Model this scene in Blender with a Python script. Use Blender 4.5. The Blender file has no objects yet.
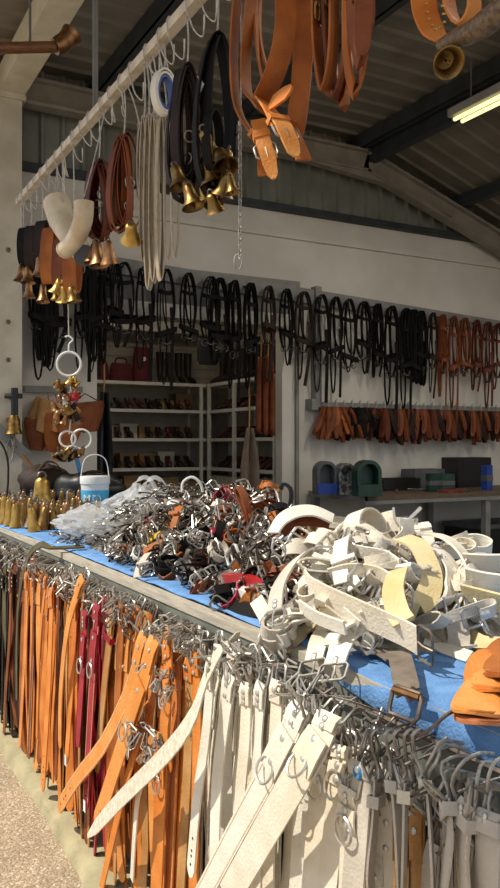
import bpy, math, random
from mathutils import Vector, Matrix, Euler, noise
R = random.Random(7)
pi = math.pi
V = Vector
scene = bpy.context.scene
col = scene.collection

# ------------------------------------------------------------------ camera, sky, sun, exposure
F, CX, HZ, EYE = 817.0, 250.0, 446.0, 1.5
TH = math.radians(28.6)
CS, SN = math.cos(TH), math.sin(TH)
cd = bpy.data.cameras.new('camera'); cam = bpy.data.objects.new('camera', cd); col.objects.link(cam)
cam.location = (0, 0, EYE); cam.rotation_euler = (pi/2, 0, -TH)
cd.lens = 36*F/888; cd.sensor_width = 36; cd.sensor_fit = 'AUTO'; cd.shift_y = (HZ-444)/888; cd.clip_start = .05
scene.camera = cam
w = bpy.data.worlds.new('sky'); scene.world = w; w.use_nodes = True
bgn = w.node_tree.nodes['Background']
bgn.inputs[0].default_value = (.80, .88, 1.0, 1); bgn.inputs[1].default_value = 0.88
SUN = V((.74, -.30, -1.0)).normalized()
sd = bpy.data.lights.new('sun', 'SUN'); sd.energy = 4.8; sd.angle = math.radians(.6); sd.color = (1, .93, .80)
so = bpy.data.objects.new('sun', sd); col.objects.link(so); so.rotation_euler = SUN.to_track_quat('-Z', 'Y').to_euler()
so.location = (-5, 3, 9)
vs = scene.view_settings
vs.view_transform = 'Standard'; vs.look = 'None'; vs.gamma = 1; vs.use_curve_mapping = False; vs.exposure = 0.0
scene.cycles.use_denoising = True
scene.cycles.max_bounces = 8; scene.cycles.diffuse_bounces = 5; scene.cycles.transparent_max_bounces = 16
scene.cycles.sample_clamp_indirect = 6

# ------------------------------------------------------------------ from photo pixels to points on real planes
def T_(px): return (px-CX)/F
def from_rd(r, d, z): return V((CS*r+SN*d, CS*d-SN*r, z))
def onX(px, py, X):
    t = T_(px); Y = X*(CS-SN*t)/(SN+CS*t); d = SN*X+CS*Y
    return V((X, Y, EYE-(py-HZ)/F*d))
def onY(px, py, Y):
    t = T_(px); X = Y*(SN+CS*t)/(CS-SN*t); d = SN*X+CS*Y
    return V((X, Y, EYE-(py-HZ)/F*d))
def onZ(px, py, Z):
    d = (EYE-Z)*F/(py-HZ); return from_rd(T_(px)*d, d, Z)
def atd(px, py, d): return from_rd(T_(px)*d, d, EYE-(py-HZ)/F*d)

# ------------------------------------------------------------------ materials
def lin(c):
    if isinstance(c, str): c = [int(c[i:i+2], 16)/255 for i in (0, 2, 4)]
    return tuple((x/12.92 if x <= .04045 else ((x+.055)/1.055)**2.4) for x in c)+(1,)
def mat(name, c, rough=.6, metal=0, c2=None, scale=20, bump=0, bscale=None, detail=4, coat=0, stops=(.35, .65), stretch=None, emit=None):
    m = bpy.data.materials.new(name); m.use_nodes = True
    nt = m.node_tree; b = nt.nodes['Principled BSDF']
    b.inputs['Base Color'].default_value = lin(c); b.inputs['Roughness'].default_value = rough; b.inputs['Metallic'].default_value = metal
    if coat: b.inputs['Coat Weight'].default_value = coat
    tc = nt.nodes.new('ShaderNodeTexCoord'); mp = nt.nodes.new('ShaderNodeMapping'); nt.links.new(tc.outputs['Object'], mp.inputs[0])
    if stretch: mp.inputs['Scale'].default_value = stretch
    if c2:
        n = nt.nodes.new('ShaderNodeTexNoise'); n.inputs['Scale'].default_value = scale; n.inputs['Detail'].default_value = detail
        r = nt.nodes.new('ShaderNodeValToRGB'); r.color_ramp.elements[0].color = lin(c); r.color_ramp.elements[1].color = lin(c2)
        r.color_ramp.elements[0].position, r.color_ramp.elements[1].position = stops
        nt.links.new(mp.outputs[0], n.inputs['Vector']); nt.links.new(n.outputs[0], r.inputs[0]); nt.links.new(r.outputs[0], b.inputs['Base Color'])
    if bump:
        n = nt.nodes.new('ShaderNodeTexNoise'); n.inputs['Scale'].default_value = bscale or scale*4; n.inputs['Detail'].default_value = 3
        u = nt.nodes.new('ShaderNodeBump'); u.inputs['Strength'].default_value = bump; u.inputs['Distance'].default_value = .01
        nt.links.new(mp.outputs[0], n.inputs['Vector']); nt.links.new(n.outputs[0], u.inputs['Height']); nt.links.new(u.outputs[0], b.inputs['Normal'])
    if emit:
        b.inputs['Emission Color'].default_value = lin(c); b.inputs['Emission Strength'].default_value = emit
    return m
def leather(name, c, c2, rough=.6, spec=.3):
    m = mat(name, c, rough, 0, c2, 9, .25, 140); m.node_tree.nodes['Principled BSDF'].inputs['Specular IOR Level'].default_value = spec; return m
M = {}
M['orange'] = leather('orange_leather', 'd6883f', 'c4702a')
M['orange2'] = leather('pale_orange_leather', 'dd9a55', 'cd833a')
M['tan'] = leather('tan_leather', 'b98d5a', 'a3743f', .65)
M['cognac'] = leather('cognac_leather', 'b0662c', '8a4a1a')
M['brown'] = leather('chestnut_leather', '854722', '683218')
M['brown2'] = leather('reddish_brown_leather', '6d3219', '4c200f', .5)
M['dark'] = leather('dark_brown_leather', '33211a', '211511', .6, .2)
M['black'] = leather('black_leather', '191614', '0f0d0c', .7, .15)
M['olive'] = leather('olive_webbing', '5d5740', '4a452f', .8)
M['red'] = leather('red_leather', 'a51c33', '8c1228', .4)
M['cream'] = leather('cream_leather', 'e5dccb', 'd6cab3', .7)
M['white'] = leather('white_leather', 'e9e4d8', 'd9d2c2', .55)
M['greyw'] = leather('greyish_and_shaded_white_leather', 'cfc6b8', 'b8aea0', .7)  # on the right-hand front straps this grey stands for cream in shade
M['suede'] = mat('grey_suede', 'bdb6a2', .95, 0, 'd8d2bf', 60, .3, 260)
M['yellowc'] = leather('yellowed_cream_leather', 'dccba0', 'cbb682', .75)
M['edge'] = mat('raw_leather_edge', 'd9a266', .7, 0, 'c98a4c', 30)
M['stitch'] = mat('pale_stitching', 'e6d3b4', .8, 0, 'c9a47c', 200)
M['hole'] = mat('punched_hole', '231a14', .9, 0, '1a120d', 50)
M['steel'] = mat('bright_steel', 'd8d5cf', .36, .75, 'b8b3ab', 30)
M['nickel'] = mat('dull_nickel', 'b5afa5', .42, .7, '8d867e', 40)
M['iron'] = mat('brownish_iron', '85776a', .5, .6, '64574c', 40)
M['brass'] = mat('old_brass', '9c7c48', .42, 1, '6f5530', 25)
M['gold'] = mat('bright_brass', 'cba65c', .36, .9, 'a07c3a', 18, .3, 60)
M['copper'] = mat('coppery_brass', 'a87f58', .42, 1, '80593a', 25)
M['wire'] = mat('galvanised_wire', 'c4bfb4', .5, .5, '9d968c', 50)
M['wallp'] = mat('white_wall_paint', 'd9d3c8', .85, 0, 'cbc4b7', 1.6, .05, 60)
M['store'] = mat('storeroom_slats', 'a39b8e', .8, 0, '948c7f', 6)
M['cream_steel'] = mat('cream_painted_steel', 'cfc6b2', .6, 0, 'bdb39d', 5, .05, 50)
M['grey_steel'] = mat('grey_painted_steel', '6c6a66', .6, .1, '5d5b57', 6)
M['blue_steel'] = mat('dark_bluish_steel', '3d4347', .6, .2, '2e3336', 6)
M['sheet'] = mat('aged_roof_sheet', '8b857a', .6, .15, '756f64', 2.5, .04, 40)
M['gable'] = mat('green_grey_cladding_sheet', '8f9084', .6, .1, '7c7d71', 3)
M['railw'] = mat('white_painted_rail', 'd4c8b4', .6, 0, 'b8a88e', 14)
M['greyrail'] = mat('grey_hook_rail', '8c8a85', .6, .1, '7d7b76', 8)
M['shelf'] = mat('white_shelf_metal', 'd8d3c8', .55, .05, 'c6c0b3', 6)
M['floor'] = mat('shed_concrete', '6d675e', .9, 0, '57524a', 3, .1, 60)
M['kerb'] = mat('mossy_concrete', 'b3a885', .95, 0, '8f8768', 7, .5, 60, stops=(.3, .7))
M['wood_grey'] = mat('weathered_board', 'bdb5a6', .85, 0, 'a39b8b', 14, .3, 60, stretch=(6, .5, 6))
M['fascia'] = mat('grey_green_plate', '8b8f86', .5, .3, '767a71', 8, .06, 60)
M['gap_shade_board'] = mat('gap_shade_board', '3a2f26', .9, 0, '2a221b', 10)  # flat dark tone standing for the shade under the counter
M['blue'] = mat('blue_cloth', '6f9dd4', .95, 0, '5a88c0', 18, .35, 160)
M['tablewood'] = mat('brown_table_top', '6b5a48', .6, 0, '574838', 10, stretch=(1, 8, 8))
M['plastic_w'] = mat('white_plastic', 'e3e3df', .4, 0, 'd7d7d2', 9)
M['cyan'] = mat('cyan_label', '53b4d8', .4, 0, '3f9fc8', 6)
M['navy'] = mat('blue_plastic', '23479c', .4, 0, '1b3a86', 8)
M['green'] = mat('dark_green_plastic', '17402f', .4, 0, '0f3023', 8)
M['greyp'] = mat('grey_plastic', '5f6062', .45, 0, '4c4d4f', 8)
M['silver'] = mat('mottled_silver', 'cfcfcd', .3, .7, '6a6a68', 22, stops=(.42, .58))
M['blackp'] = mat('black_plastic', '1b1b1c', .45, 0, '121213', 10)
M['card'] = mat('cardboard', '9b7c58', .9, 0, '84683f', 8)
M['whitecard'] = mat('white_card', 'c7bfae', .85, 0, 'b5ac99', 8)
M['boot'] = leather('dark_boot_leather', '2f211b', '1e1511', .45)
M['bootb'] = leather('brown_boot_leather', '5a2d1e', '431f14', .45)
M['burgundy'] = mat('burgundy_cloth', '5d1620', .8, 0, '4a1019', 20, .2, 200)
M['bone'] = mat('pale_horn', 'dccdb2', .5, 0, 'c7b393', 10)
M['wood'] = mat('dark_varnished_wood', '7d5230', .4, 0, '5c3a20', 9, stretch=(2, 12, 12))
M['horn'] = mat('mottled_horn', '7c6346', .45, 0, '4b3a28', 12, stretch=(3, 9, 9))
M['redm'] = mat('red_enamel', 'b02326', .4, 0, '951a1d', 10)
M['yellow'] = mat('yellow_plastic', 'd9b021', .5, 0, 'c49a12', 10)
M['pinkp'] = mat('pale_pink_print', 'cfa9a4', .7, 0, 'b98d8a', 40)
M['bluep'] = mat('sky_blue_plastic', '3c86b8', .5, 0, '2f74a4', 10)
M['blanket'] = mat('brown_wool', '6d543c', .95, 0, '5a432d', 40, .3, 200)
M['tube'] = mat('lit_tube', 'f2e6a2', .4, emit=1.6)
M['raft'] = mat('rafter_paint', '9a9284', .6, 0, '888073', 5)
M['lead'] = mat('beige_webbing', 'b3a48e', .9, 0, 'a0917b', 40, .2, 200)
M['lampw'] = mat('lamp_housing', '9a9690', .5, 0, '8b8781', 8)
def ground_mat():
    m = bpy.data.materials.new('exposed_aggregate'); m.use_nodes = True; nt = m.node_tree; b = nt.nodes['Principled BSDF']; b.inputs['Roughness'].default_value = .95
    tc = nt.nodes.new('ShaderNodeTexCoord'); v = nt.nodes.new('ShaderNodeTexVoronoi'); v.inputs['Scale'].default_value = 120
    r = nt.nodes.new('ShaderNodeValToRGB'); e = r.color_ramp.elements
    e[0].color = lin('93826a'); e[1].color = lin('d6cab4'); e.new(.45).color = lin('b5a38a'); e.new(.7).color = lin('a89275')
    n = nt.nodes.new('ShaderNodeTexNoise'); n.inputs['Scale'].default_value = 3.5; n.inputs['Detail'].default_value = 6
    mx = nt.nodes.new('ShaderNodeMix'); mx.data_type = 'RGBA'; mx.blend_type = 'MULTIPLY'; mx.inputs[0].default_value = .5
    sep = nt.nodes.new('ShaderNodeSeparateColor')
    nt.links.new(tc.outputs['Object'], v.inputs['Vector']); nt.links.new(tc.outputs['Object'], n.inputs['Vector'])
    nt.links.new(v.outputs['Color'], sep.inputs[0]); nt.links.new(sep.outputs[0], r.inputs[0])
    r2 = nt.nodes.new('ShaderNodeValToRGB'); r2.color_ramp.elements[0].color = (.6, .58, .54, 1); r2.color_ramp.elements[0].position = .3; r2.color_ramp.elements[1].position = .65
    nt.links.new(n.outputs[0], r2.inputs[0])
    nt.links.new(r.outputs[0], mx.inputs[6]); nt.links.new(r2.outputs[0], mx.inputs[7]); nt.links.new(mx.outputs[2], b.inputs['Base Color'])
    u = nt.nodes.new('ShaderNodeBump'); u.inputs['Strength'].default_value = .6; u.inputs['Distance'].default_value = .006; u.invert = True
    nt.links.new(v.outputs['Distance'], u.inputs['Height']); nt.links.new(u.outputs[0], b.inputs['Normal'])
    return m
M['ground'] = ground_mat()
def film_mat():
    m = bpy.data.materials.new('translucent_film'); m.use_nodes = True; nt = m.node_tree
    out = nt.nodes['Material Output']; b = nt.nodes['Principled BSDF']; b.inputs['Base Color'].default_value = (.85, .86, .86, 1); b.inputs['Roughness'].default_value = .3
    tl = nt.nodes.new('ShaderNodeBsdfTranslucent'); tl.inputs[0].default_value = (.85, .86, .86, 1)
    tr = nt.nodes.new('ShaderNodeBsdfTransparent')
    a = nt.nodes.new('ShaderNodeMixShader'); a.inputs[0].default_value = .45; c = nt.nodes.new('ShaderNodeMixShader'); c.inputs[0].default_value = .55
    nt.links.new(b.outputs[0], a.inputs[1]); nt.links.new(tl.outputs[0], a.inputs[2]); nt.links.new(a.outputs[0], c.inputs[1]); nt.links.new(tr.outputs[0], c.inputs[2])
    nt.links.new(c.outputs[0], out.inputs[0])
    return m
M['film'] = film_mat()

# ------------------------------------------------------------------ mesh helpers
def frame(z, x=None):
    z = z.normalized(); x = x or (V((1, 0, 0)) if abs(z.x) < .9 else V((0, 1, 0)))
    y = z.cross(x).normalized(); x = y.cross(z)
    return x, y
class MB:
    def __init__(s): s.v = []; s.f = []
    def box(s, c, size, rot=None):
        c = V(c); k = len(s.v); hx, hy, hz = [q/2 for q in size]
        for x in (-hx, hx):
            for y in (-hy, hy):
                for z in (-hz, hz):
                    p = V((x, y, z))
                    if rot: p = rot @ p
                    s.v.append(c+p)
        for f in ((0, 1, 3, 2), (4, 6, 7, 5), (0, 4, 5, 1), (2, 3, 7, 6), (0, 2, 6, 4), (1, 5, 7, 3)): s.f.append([k+i for i in f])
        return s
    def bbox(s, a, b):
        return s.box([(a[i]+b[i])/2 for i in range(3)], [abs(b[i]-a[i]) for i in range(3)])
    def tube(s, pts, r, n=6, closed=False):
        pts = [V(p) for p in pts]; N = len(pts); k = len(s.v); px = None
        for i, p in enumerate(pts):
            a = pts[i-1] if (i > 0 or closed) else p; b = pts[(i+1) % N] if (i < N-1 or closed) else p
            t = (b-a)
            if t.length < 1e-9: t = V((0, 0, 1))
            t.normalize()
            if px is None: x, y = frame(t)
            else:
                x = px-t*px.dot(t)
                if x.length < 1e-6: x, y = frame(t)
                x.normalize(); y = t.cross(x)
            px = x; rr = r[i] if isinstance(r, (list, tuple)) else r
            for j in range(n):
                q = 2*pi*j/n; s.v.append(p+x*(rr*math.cos(q))+y*(rr*math.sin(q)))
        for i in range(N if closed else N-1):
            for j in range(n):
                a, b = k+i*n, k+((i+1) % N)*n
                s.f.append([a+j, a+(j+1) % n, b+(j+1) % n, b+j])
        if not closed:
            s.f.append([k+j for j in range(n)][::-1]); s.f.append([k+(N-1)*n+j for j in range(n)])
        return s
    def ribbon(s, pts, sides, w, t, closed=False):
        pts = [V(p) for p in pts]; N = len(pts); k = len(s.v)
        for i, p in enumerate(pts):
            a = pts[i-1] if (i > 0 or closed) else p; b = pts[(i+1) % N] if (i < N-1 or closed) else p
            tg = (b-a); tg = tg.normalized() if tg.length > 1e-9 else V((0, 0, -1))
            sd_ = sides[i] if isinstance(sides, list) else sides
            sd_ = sd_-tg*sd_.dot(tg)
            if sd_.length < 1e-6: sd_ = frame(tg)[0]
            sd_.normalize(); nn = tg.cross(sd_)
            ww = (w[i] if isinstance(w, list) else w)/2; h = t/2
            s.v += [p-sd_*ww-nn*h, p+sd_*ww-nn*h, p+sd_*ww+nn*h, p-sd_*ww+nn*h]
        for i in range(N if closed else N-1):
            a, b = k+4*i, k+4*((i+1) % N)
            for j in range(4): s.f.append([a+j, b+j, b+(j+1) % 4, a+(j+1) % 4])
        if not closed: s.f.append([k, k+1, k+2, k+3]); e = k+4*(N-1); s.f.append([e+3, e+2, e+1, e])
        return s
    def lathe(s, prof, n=14, mx=None, wob=0):
        k = len(s.v); L = len(prof)
        for (r, z) in prof:
            for j in range(n):
                q = 2*pi*j/n; p = V((r*math.cos(q), r*math.sin(q), z))
                s.v.append(mx @ p if mx else p)
        for i in range(L-1):
            for j in range(n): s.f.append([k+i*n+j, k+i*n+(j+1) % n, k+(i+1)*n+(j+1) % n, k+(i+1)*n+j])
        if prof[0][0] > 1e-4: s.f.append([k+j for j in range(n)][::-1])
        if prof[-1][0] > 1e-4: s.f.append([k+(L-1)*n+j for j in range(n)])
        return s
    def loft(s, rings, n=10):
        # rings: (centre, x half axis vector, y half axis vector)
        k = len(s.v)
        for c, ax, ay in rings:
            for j in range(n):
                q = 2*pi*j/n; s.v.append(V(c)+V(ax)*math.cos(q)+V(ay)*math.sin(q))
        L = len(rings)
        for i in range(L-1):
            for j in range(n): s.f.append([k+i*n+j, k+i*n+(j+1) % n, k+(i+1)*n+(j+1) % n, k+(i+1)*n+j])
        s.f.append([k+j for j in range(n)][::-1]); s.f.append([k+(L-1)*n+j for j in range(n)])
        return s
    def prism(s, outline, a, b):
        # outline of 2-D points lifted by functions a(p), b(p)
        k = len(s.v); n = len(outline)
        s.v += [V(a(p)) for p in outline]+[V(b(p)) for p in outline]
        s.f.append(list(range(k, k+n))[::-1]); s.f.append(list(range(k+n, k+2*n)))
        for i in range(n): s.f.append([k+i, k+(i+1) % n, k+n+(i+1) % n, k+n+i])
        return s
    def grid(s, fn, nu, nv):
        k = len(s.v)
        for i in range(nu+1):
            for j in range(nv+1): s.v.append(V(fn(i/nu, j/nv)))
        for i in range(nu):
            for j in range(nv): a = k+i*(nv+1)+j; s.f.append([a, a+nv+1, a+nv+2, a+1])
        return s
    def mesh(s, name, m, off=None, smooth=.7):
        me = bpy.data.meshes.new(name); o = off or V((0, 0, 0))
        me.from_pydata([tuple(p-o) for p in s.v], [], s.f); me.materials.append(M[m] if isinstance(m, str) else m)
        if smooth:
            me.polygons.foreach_set('use_smooth', [True]*len(me.polygons)); me.set_sharp_from_angle(angle=smooth)
        return me
    def build(s, name, m, parent=None, smooth=.7, world=True):
        off = parent.location if (parent is not None and world) else None
        # a part of a part stands in its parent's frame, whose own origin is the thing's
        if parent is not None and world and parent.parent is not None: off = parent.parent.location+parent.location
        o = bpy.data.objects.new(name, s.mesh(name, m, off, smooth)); col.objects.link(o); o.parent = parent
        return o
def inst(name, me, parent, mx=None):
    o = bpy.data.objects.new(name, me); col.objects.link(o); o.parent = parent
    if mx is not None: o.matrix_local = mx
    return o
def tag(o, label=None, cat=None, group=None, kind=None):
    if label: o['label'] = label
    if cat: o['category'] = cat
    if group: o['group'] = group
    if kind: o['kind'] = kind
    return o
def thing(name, label, cat, loc, group=None, rot=None):
    o = bpy.data.objects.new(name, None); col.objects.link(o); o.location = loc; o.empty_display_size = .05
    if rot: o.rotation_euler = rot
    return tag(o, label, cat, group)
def struct(name, mb, m, smooth=0): return tag(mb.build(name, m, None, smooth), kind='structure')
def copy_tree(o, parent=None):
    c = o.copy(); col.objects.link(c)
    if parent is not None: c.parent = parent
    for ch in o.children: copy_tree(ch, c)
    return c
def spline(pts, n):
    pts = [V(p) for p in pts]
    if len(pts) == 2: return [pts[0].lerp(pts[1], i/(n-1)) for i in range(n)]
    out = []; m = len(pts)-1
    for i in range(n):
        u = i/(n-1)*m; k = min(int(u), m-1); f = u-k
        p0, p1, p2, p3 = pts[max(k-1, 0)], pts[k], pts[k+1], pts[min(k+2, m)]
        out.append(.5*((2*p1)+(p2-p0)*f+(2*p0-5*p1+4*p2-p3)*f*f+(3*p1-p0-3*p2+p3)*f**3))
    return out
def mx_of(o, x, y, z): return Matrix(((x.x, y.x, z.x, o.x), (x.y, y.y, z.y, o.y), (x.z, y.z, z.z, o.z), (0, 0, 0, 1)))
def rnd(a, b): return R.uniform(a, b)

# shared small hardware
def rr_loop(w_, h_, c=.006):
    a, b = w_/2, h_
    return [V((-a+c, 0, 0)), V((a-c, 0, 0)), V((a, 0, c)), V((a, 0, b-c)), V((a-c, 0, b)), V((-a+c, 0, b)), V((-a, 0, b-c)), V((-a, 0, c))]
BK = {}
def buckle_mesh(wq, m):
    k = (round(wq, 2), m)
    if k not in BK:
        mb = MB().tube(rr_loop(wq, .042), .0032, 5, True); mb2 = MB().tube([V((0, .002, .002)), V((0, .006, .02)), V((0, .003, .046))], .0024, 5)
        BK[k] = (mb.mesh('buckle', m), mb2.mesh('prong', m))
    return BK[k]
RIV = {}
def rivet_mesh(r, m):
    k = (r, m)
    if k not in RIV: RIV[k] = MB().lathe([(r, 0), (r, .0015), (r*.7, .003), (0, .0035)], 9).mesh('rivet', m)
    return RIV[k]
RG = {}
def ring_mesh(r, t, m):
    k = (r, t, m)
    if k not in RG: RG[k] = MB().tube([V((r*math.cos(a), 0, r*math.sin(a))) for a in [2*pi*i/14 for i in range(14)]], t, 5, True).mesh('ring', m)
    return RG[k]
def bell_prof(r, h, flare=1.0):
    return [(0, h), (.3*r, h*.99), (.5*r, h*.9), (.58*r, h*.6), (.7*r, h*.3), (.9*r*flare, h*.08), (r*flare, 0), (.94*r*flare, 0), (.8*r, h*.1), (.55*r, h*.45), (.4*r, h*.85), (0, h*.88)]
BELL = {}
def bell_meshes(r, h, m, flare=1.0):
    k = (r, h, m, flare)
    if k not in BELL:
        BELL[k] = (MB().lathe(bell_prof(r, h, flare), 14).mesh('bell_body', m),
                   MB().tube([V((r*.3*math.cos(a), 0, h+r*.12+r*.3*math.sin(a))) for a in [2*pi*i/8 for i in range(8)]], r*.08, 5, True).mesh('bell_loop', 'iron'),
                   MB().tube([V((0, 0, h*.85)), V((0, 0, h*.25)), V((0, 0, h*.1)), V((0, 0, -h*.06))], [r*.05, r*.06, r*.2, r*.12], 6).mesh('clapper', 'brass'))
    return BELL[k]
def put_bell(name, label, loc, r, h, m, group=None, rot=None, flare=1.0, parent=None):
    b, l, c = bell_meshes(r, h, m, flare)
    if parent is None: t = thing(name, label, 'bell', loc, group, rot)
    else:
        t = bpy.data.objects.new(name, b); col.objects.link(t); t.parent = parent; t.matrix_local = Matrix.Translation(loc) @ (rot.to_matrix().to_4x4() if rot else Matrix())
        inst('bell_loop', l, t); inst('clapper', c, t); return t
    inst('bell_body', b, t); inst('bell_loop', l, t); inst('clapper', c, t)
    return t

# ------------------------------------------------------------------ the setting
YB = 7.7
ZR = 5.0            # underside of the roof sheet
EAVE = -0.85
struct('floor_ground', MB().bbox((-40, -30, -.3), (40, 40, 0)), 'ground')
def kerb_fn(u, v):
    y = -2+10*u; x = .845+[0, .012, .05, .5][int(round(v*3))]; z = [0, .04, .055, .06][int(round(v*3))]
    nz = noise.noise(V((y*5, v*3, 1)))
    return (x+.02*nz*(v < .9)+.012*noise.noise(V((y*1.3, 0, 4))), y, z+.01*nz*(v > 0))
struct('floor_kerb', MB().grid(kerb_fn, 160, 3), 'kerb', .9)
struct('floor_shed', MB().bbox((1.25, -2, .001), (12, 10.4, .1)), 'floor')
# white back wall around the storeroom opening
XO0, XO1, ZO = 2.5, 4.6, 2.80
struct('wall_back_left', MB().bbox((1.0, YB, .1), (XO0, YB+.14, 4.06)), 'wallp')
struct('wall_back_right', MB().bbox((XO1, YB, .1), (12, YB+.14, 4.06)), 'wallp')
struct('wall_back_lintel', MB().bbox((XO0, YB, ZO), (XO1, YB+.14, 4.06)), 'wallp')
struct('wall_right', MB().bbox((11.9, -2, .1), (12.04, YB, 3.4)), 'wallp')
struct('trim_1', MB().bbox((XO1-.03, YB-.05, .1), (XO1+.09, YB, ZO)), 'wallp')
struct('trim_5', MB().bbox((XO0-.02, YB-.06, ZO), (XO1+.09, YB, ZO+.14)), 'wallp')
struct('trim_6', MB().bbox((1.75, YB-.02, ZO+.14), (XO1+.22, YB, 3.32)), 'greyrail')
struct('trim_2', MB().bbox((1.0, YB-.09, 4.06), (12, YB+.1, 4.13)), 'blue_steel')
struct('trim_3', MB().bbox((1.8, YB-.04, 3.78), (11.8, YB-.001, 3.84)), 'wallp')
struct('trim_4', MB().bbox((XO1+.16, YB-.03, .1), (XO1+.2, YB, 3.1)), 'greyrail')
# gable cladding, one ribbed sheet
def ribs(a, b, pitch, h):
    out = []; x = a
    while x < b:
        for dx, dh in ((0, 0), (.72, 0), (.8, h), (.92, h), (1.0, 0)): out.append((x+dx*pitch, dh))
        x += pitch
    return out
rb = ribs(1.0, 12, .2, .05)
def gable_fn(u, v):
    x, h = rb[int(round(u*(len(rb)-1)))]
    return (x, YB+.05-h, 4.1+v*1.0)
struct('wall_gable', MB().grid(gable_fn, len(rb)-1, 1), 'gable')
# roof sheets: ribs run down the slope, purlins across
rbr = ribs(-2.2, 7.9, .25, .028)
def roof_fn(x0, z0, x1, z1):
    def fn(u, v):
        y, h = rbr[int(round(v*(len(rbr)-1)))]
        return (x0+(x1-x0)*u, y, z0+(z1-z0)*u-h+.03)
    return MB().grid(fn, 1, len(rbr)-1)
KX = 5.62
struct('roof_front', roof_fn(EAVE, ZR, KX, ZR), 'sheet')
struct('roof_rear', roof_fn(KX, ZR, 12, ZR-.327*(12-KX)), 'sheet')
struct('wall_roof_cap', MB().bbox((EAVE, -2.2, ZR+.05), (KX, 7.9, ZR+.09)), 'sheet')
def beam_x(name, x0, z0, x1, z1, y, m, hh=.25, ww=.14):
    a, b = V((x0, y, z0)), V((x1, y, z1)); L = (b-a).length
    rot = Matrix.Rotation(-math.atan2(z1-z0, x1-x0), 3, 'Y')
    mb = MB()
    mb.box((a+b)/2+V((0, 0, hh/2-.015)), (L, ww, .03), rot); mb.box((a+b)/2-V((0, 0, hh/2-.015)), (L, ww, .03), rot); mb.box((a+b)/2, (L, .02, hh-.04), rot)
    return struct(name, mb, m)
beam_x('trim_rafter', -.6, 4.72, KX, 4.72, 7.5, 'raft')
beam_x('trim_rafter', KX-.05, 4.72, 11.8, 4.72-.327*(11.8-KX), 7.5, 'raft')
struct('trim_rafter_haunch', MB().prism([(KX-1.0, 4.6), (KX, 4.62), (KX+1.2, 4.25), (KX+.2, 4.5)], lambda p: (p[0], 7.45, p[1]), lambda p: (p[0], 7.55, p[1])), 'raft')
for i, x in enumerate((.4, 2.46, 3.95, 5.5)):
    mb = MB().bbox((x-.04, -2, 4.84), (x+.04, 7.7, 4.87)); mb.bbox((x-.045, -2, 4.84), (x-.02, 7.7, ZR)); mb.bbox((x-.01, -2, ZR-.03), (x+.08, 7.7, ZR))
    struct('trim_purlin', mb, 'blue_steel')
for i, x in enumerate((7.0, 8.5, 10.0)):
    z = ZR-.327*(x-KX)
    struct('trim_purlin', MB().bbox((x-.05, -2, z-.15), (x+.05, 7.7, z-.01)), 'blue_steel')
struct('trim_ridge_beam', MB().bbox((5.62, -2, 4.72), (5.72, 7.5, 4.93)), 'blue_steel')
struct('trim_eave_beam', MB().bbox((1.5, -2, 4.62), (1.72, 7.5, 4.84)), 'cream_steel')
# steel column at the corner
cl = MB().bbox((1.40, 7.36, .1), (1.7, 7.4, 4.62)); cl.bbox((1.40, 7.61, .1), (1.7, 7.65, 4.62)); cl.bbox((1.52, 7.4, .1), (1.58, 7.61, 4.62)); cl.bbox((1.37, 7.33, 4.57), (1.73, 7.69, 4.62))
post = struct('trim_column', cl, 'cream_steel')
for py in (322, 360, 420, 250):
    p = onY(8, py, 7.36)
    inst('bolt', MB().lathe([(.022, 0), (.022, .012), (.012, .02), (0, .021)], 6).mesh('bolt', 'iron'), post, Matrix.Translation(p) @ Matrix.Rotation(pi/2, 4, 'X'))
# storeroom
struct('floor_storeroom', MB().bbox((2.0, YB+.14, .1), (5.2, 10.5, .12)), 'floor')
struct('ceiling_storeroom', MB().bbox((2.0, YB+.14, 3.5), (5.2, 10.5, 3.55)), 'store')
struct('wall_storeroom_left', MB().bbox((2.2, YB+.14, .12), (2.26, 10.3, 3.5)), 'store')
wsb = struct('wall_storeroom_back', MB().bbox((2.2, 10.25, .12), (5.1, 10.31, 3.5)), 'store')
wsr = struct('wall_storeroom_right', MB().bbox((5.04, YB+.14, .12), (5.1, 10.3, 3.5)), 'store')
sm1 = MB().bbox((2.27, 10.235, -.056), (5.03, 10.25, .056)).mesh('slat', 'store', None, 0); sm2 = MB().bbox((5.025, YB+.15, -.056), (5.04, 10.24, .056)).mesh('slat', 'store', None, 0)
for k in range(26):
    z = .3+.122*k; inst('slat', sm1, wsb, Matrix.Translation((0, 0, z))); inst('slat', sm2, wsr, Matrix.Translation((0, 0, z)))
struct('trim_storeroom_beam', MB().bbox((2.3, 9.85, 2.98), (5.0, 9.95, 3.12)), 'shelf')

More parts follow.
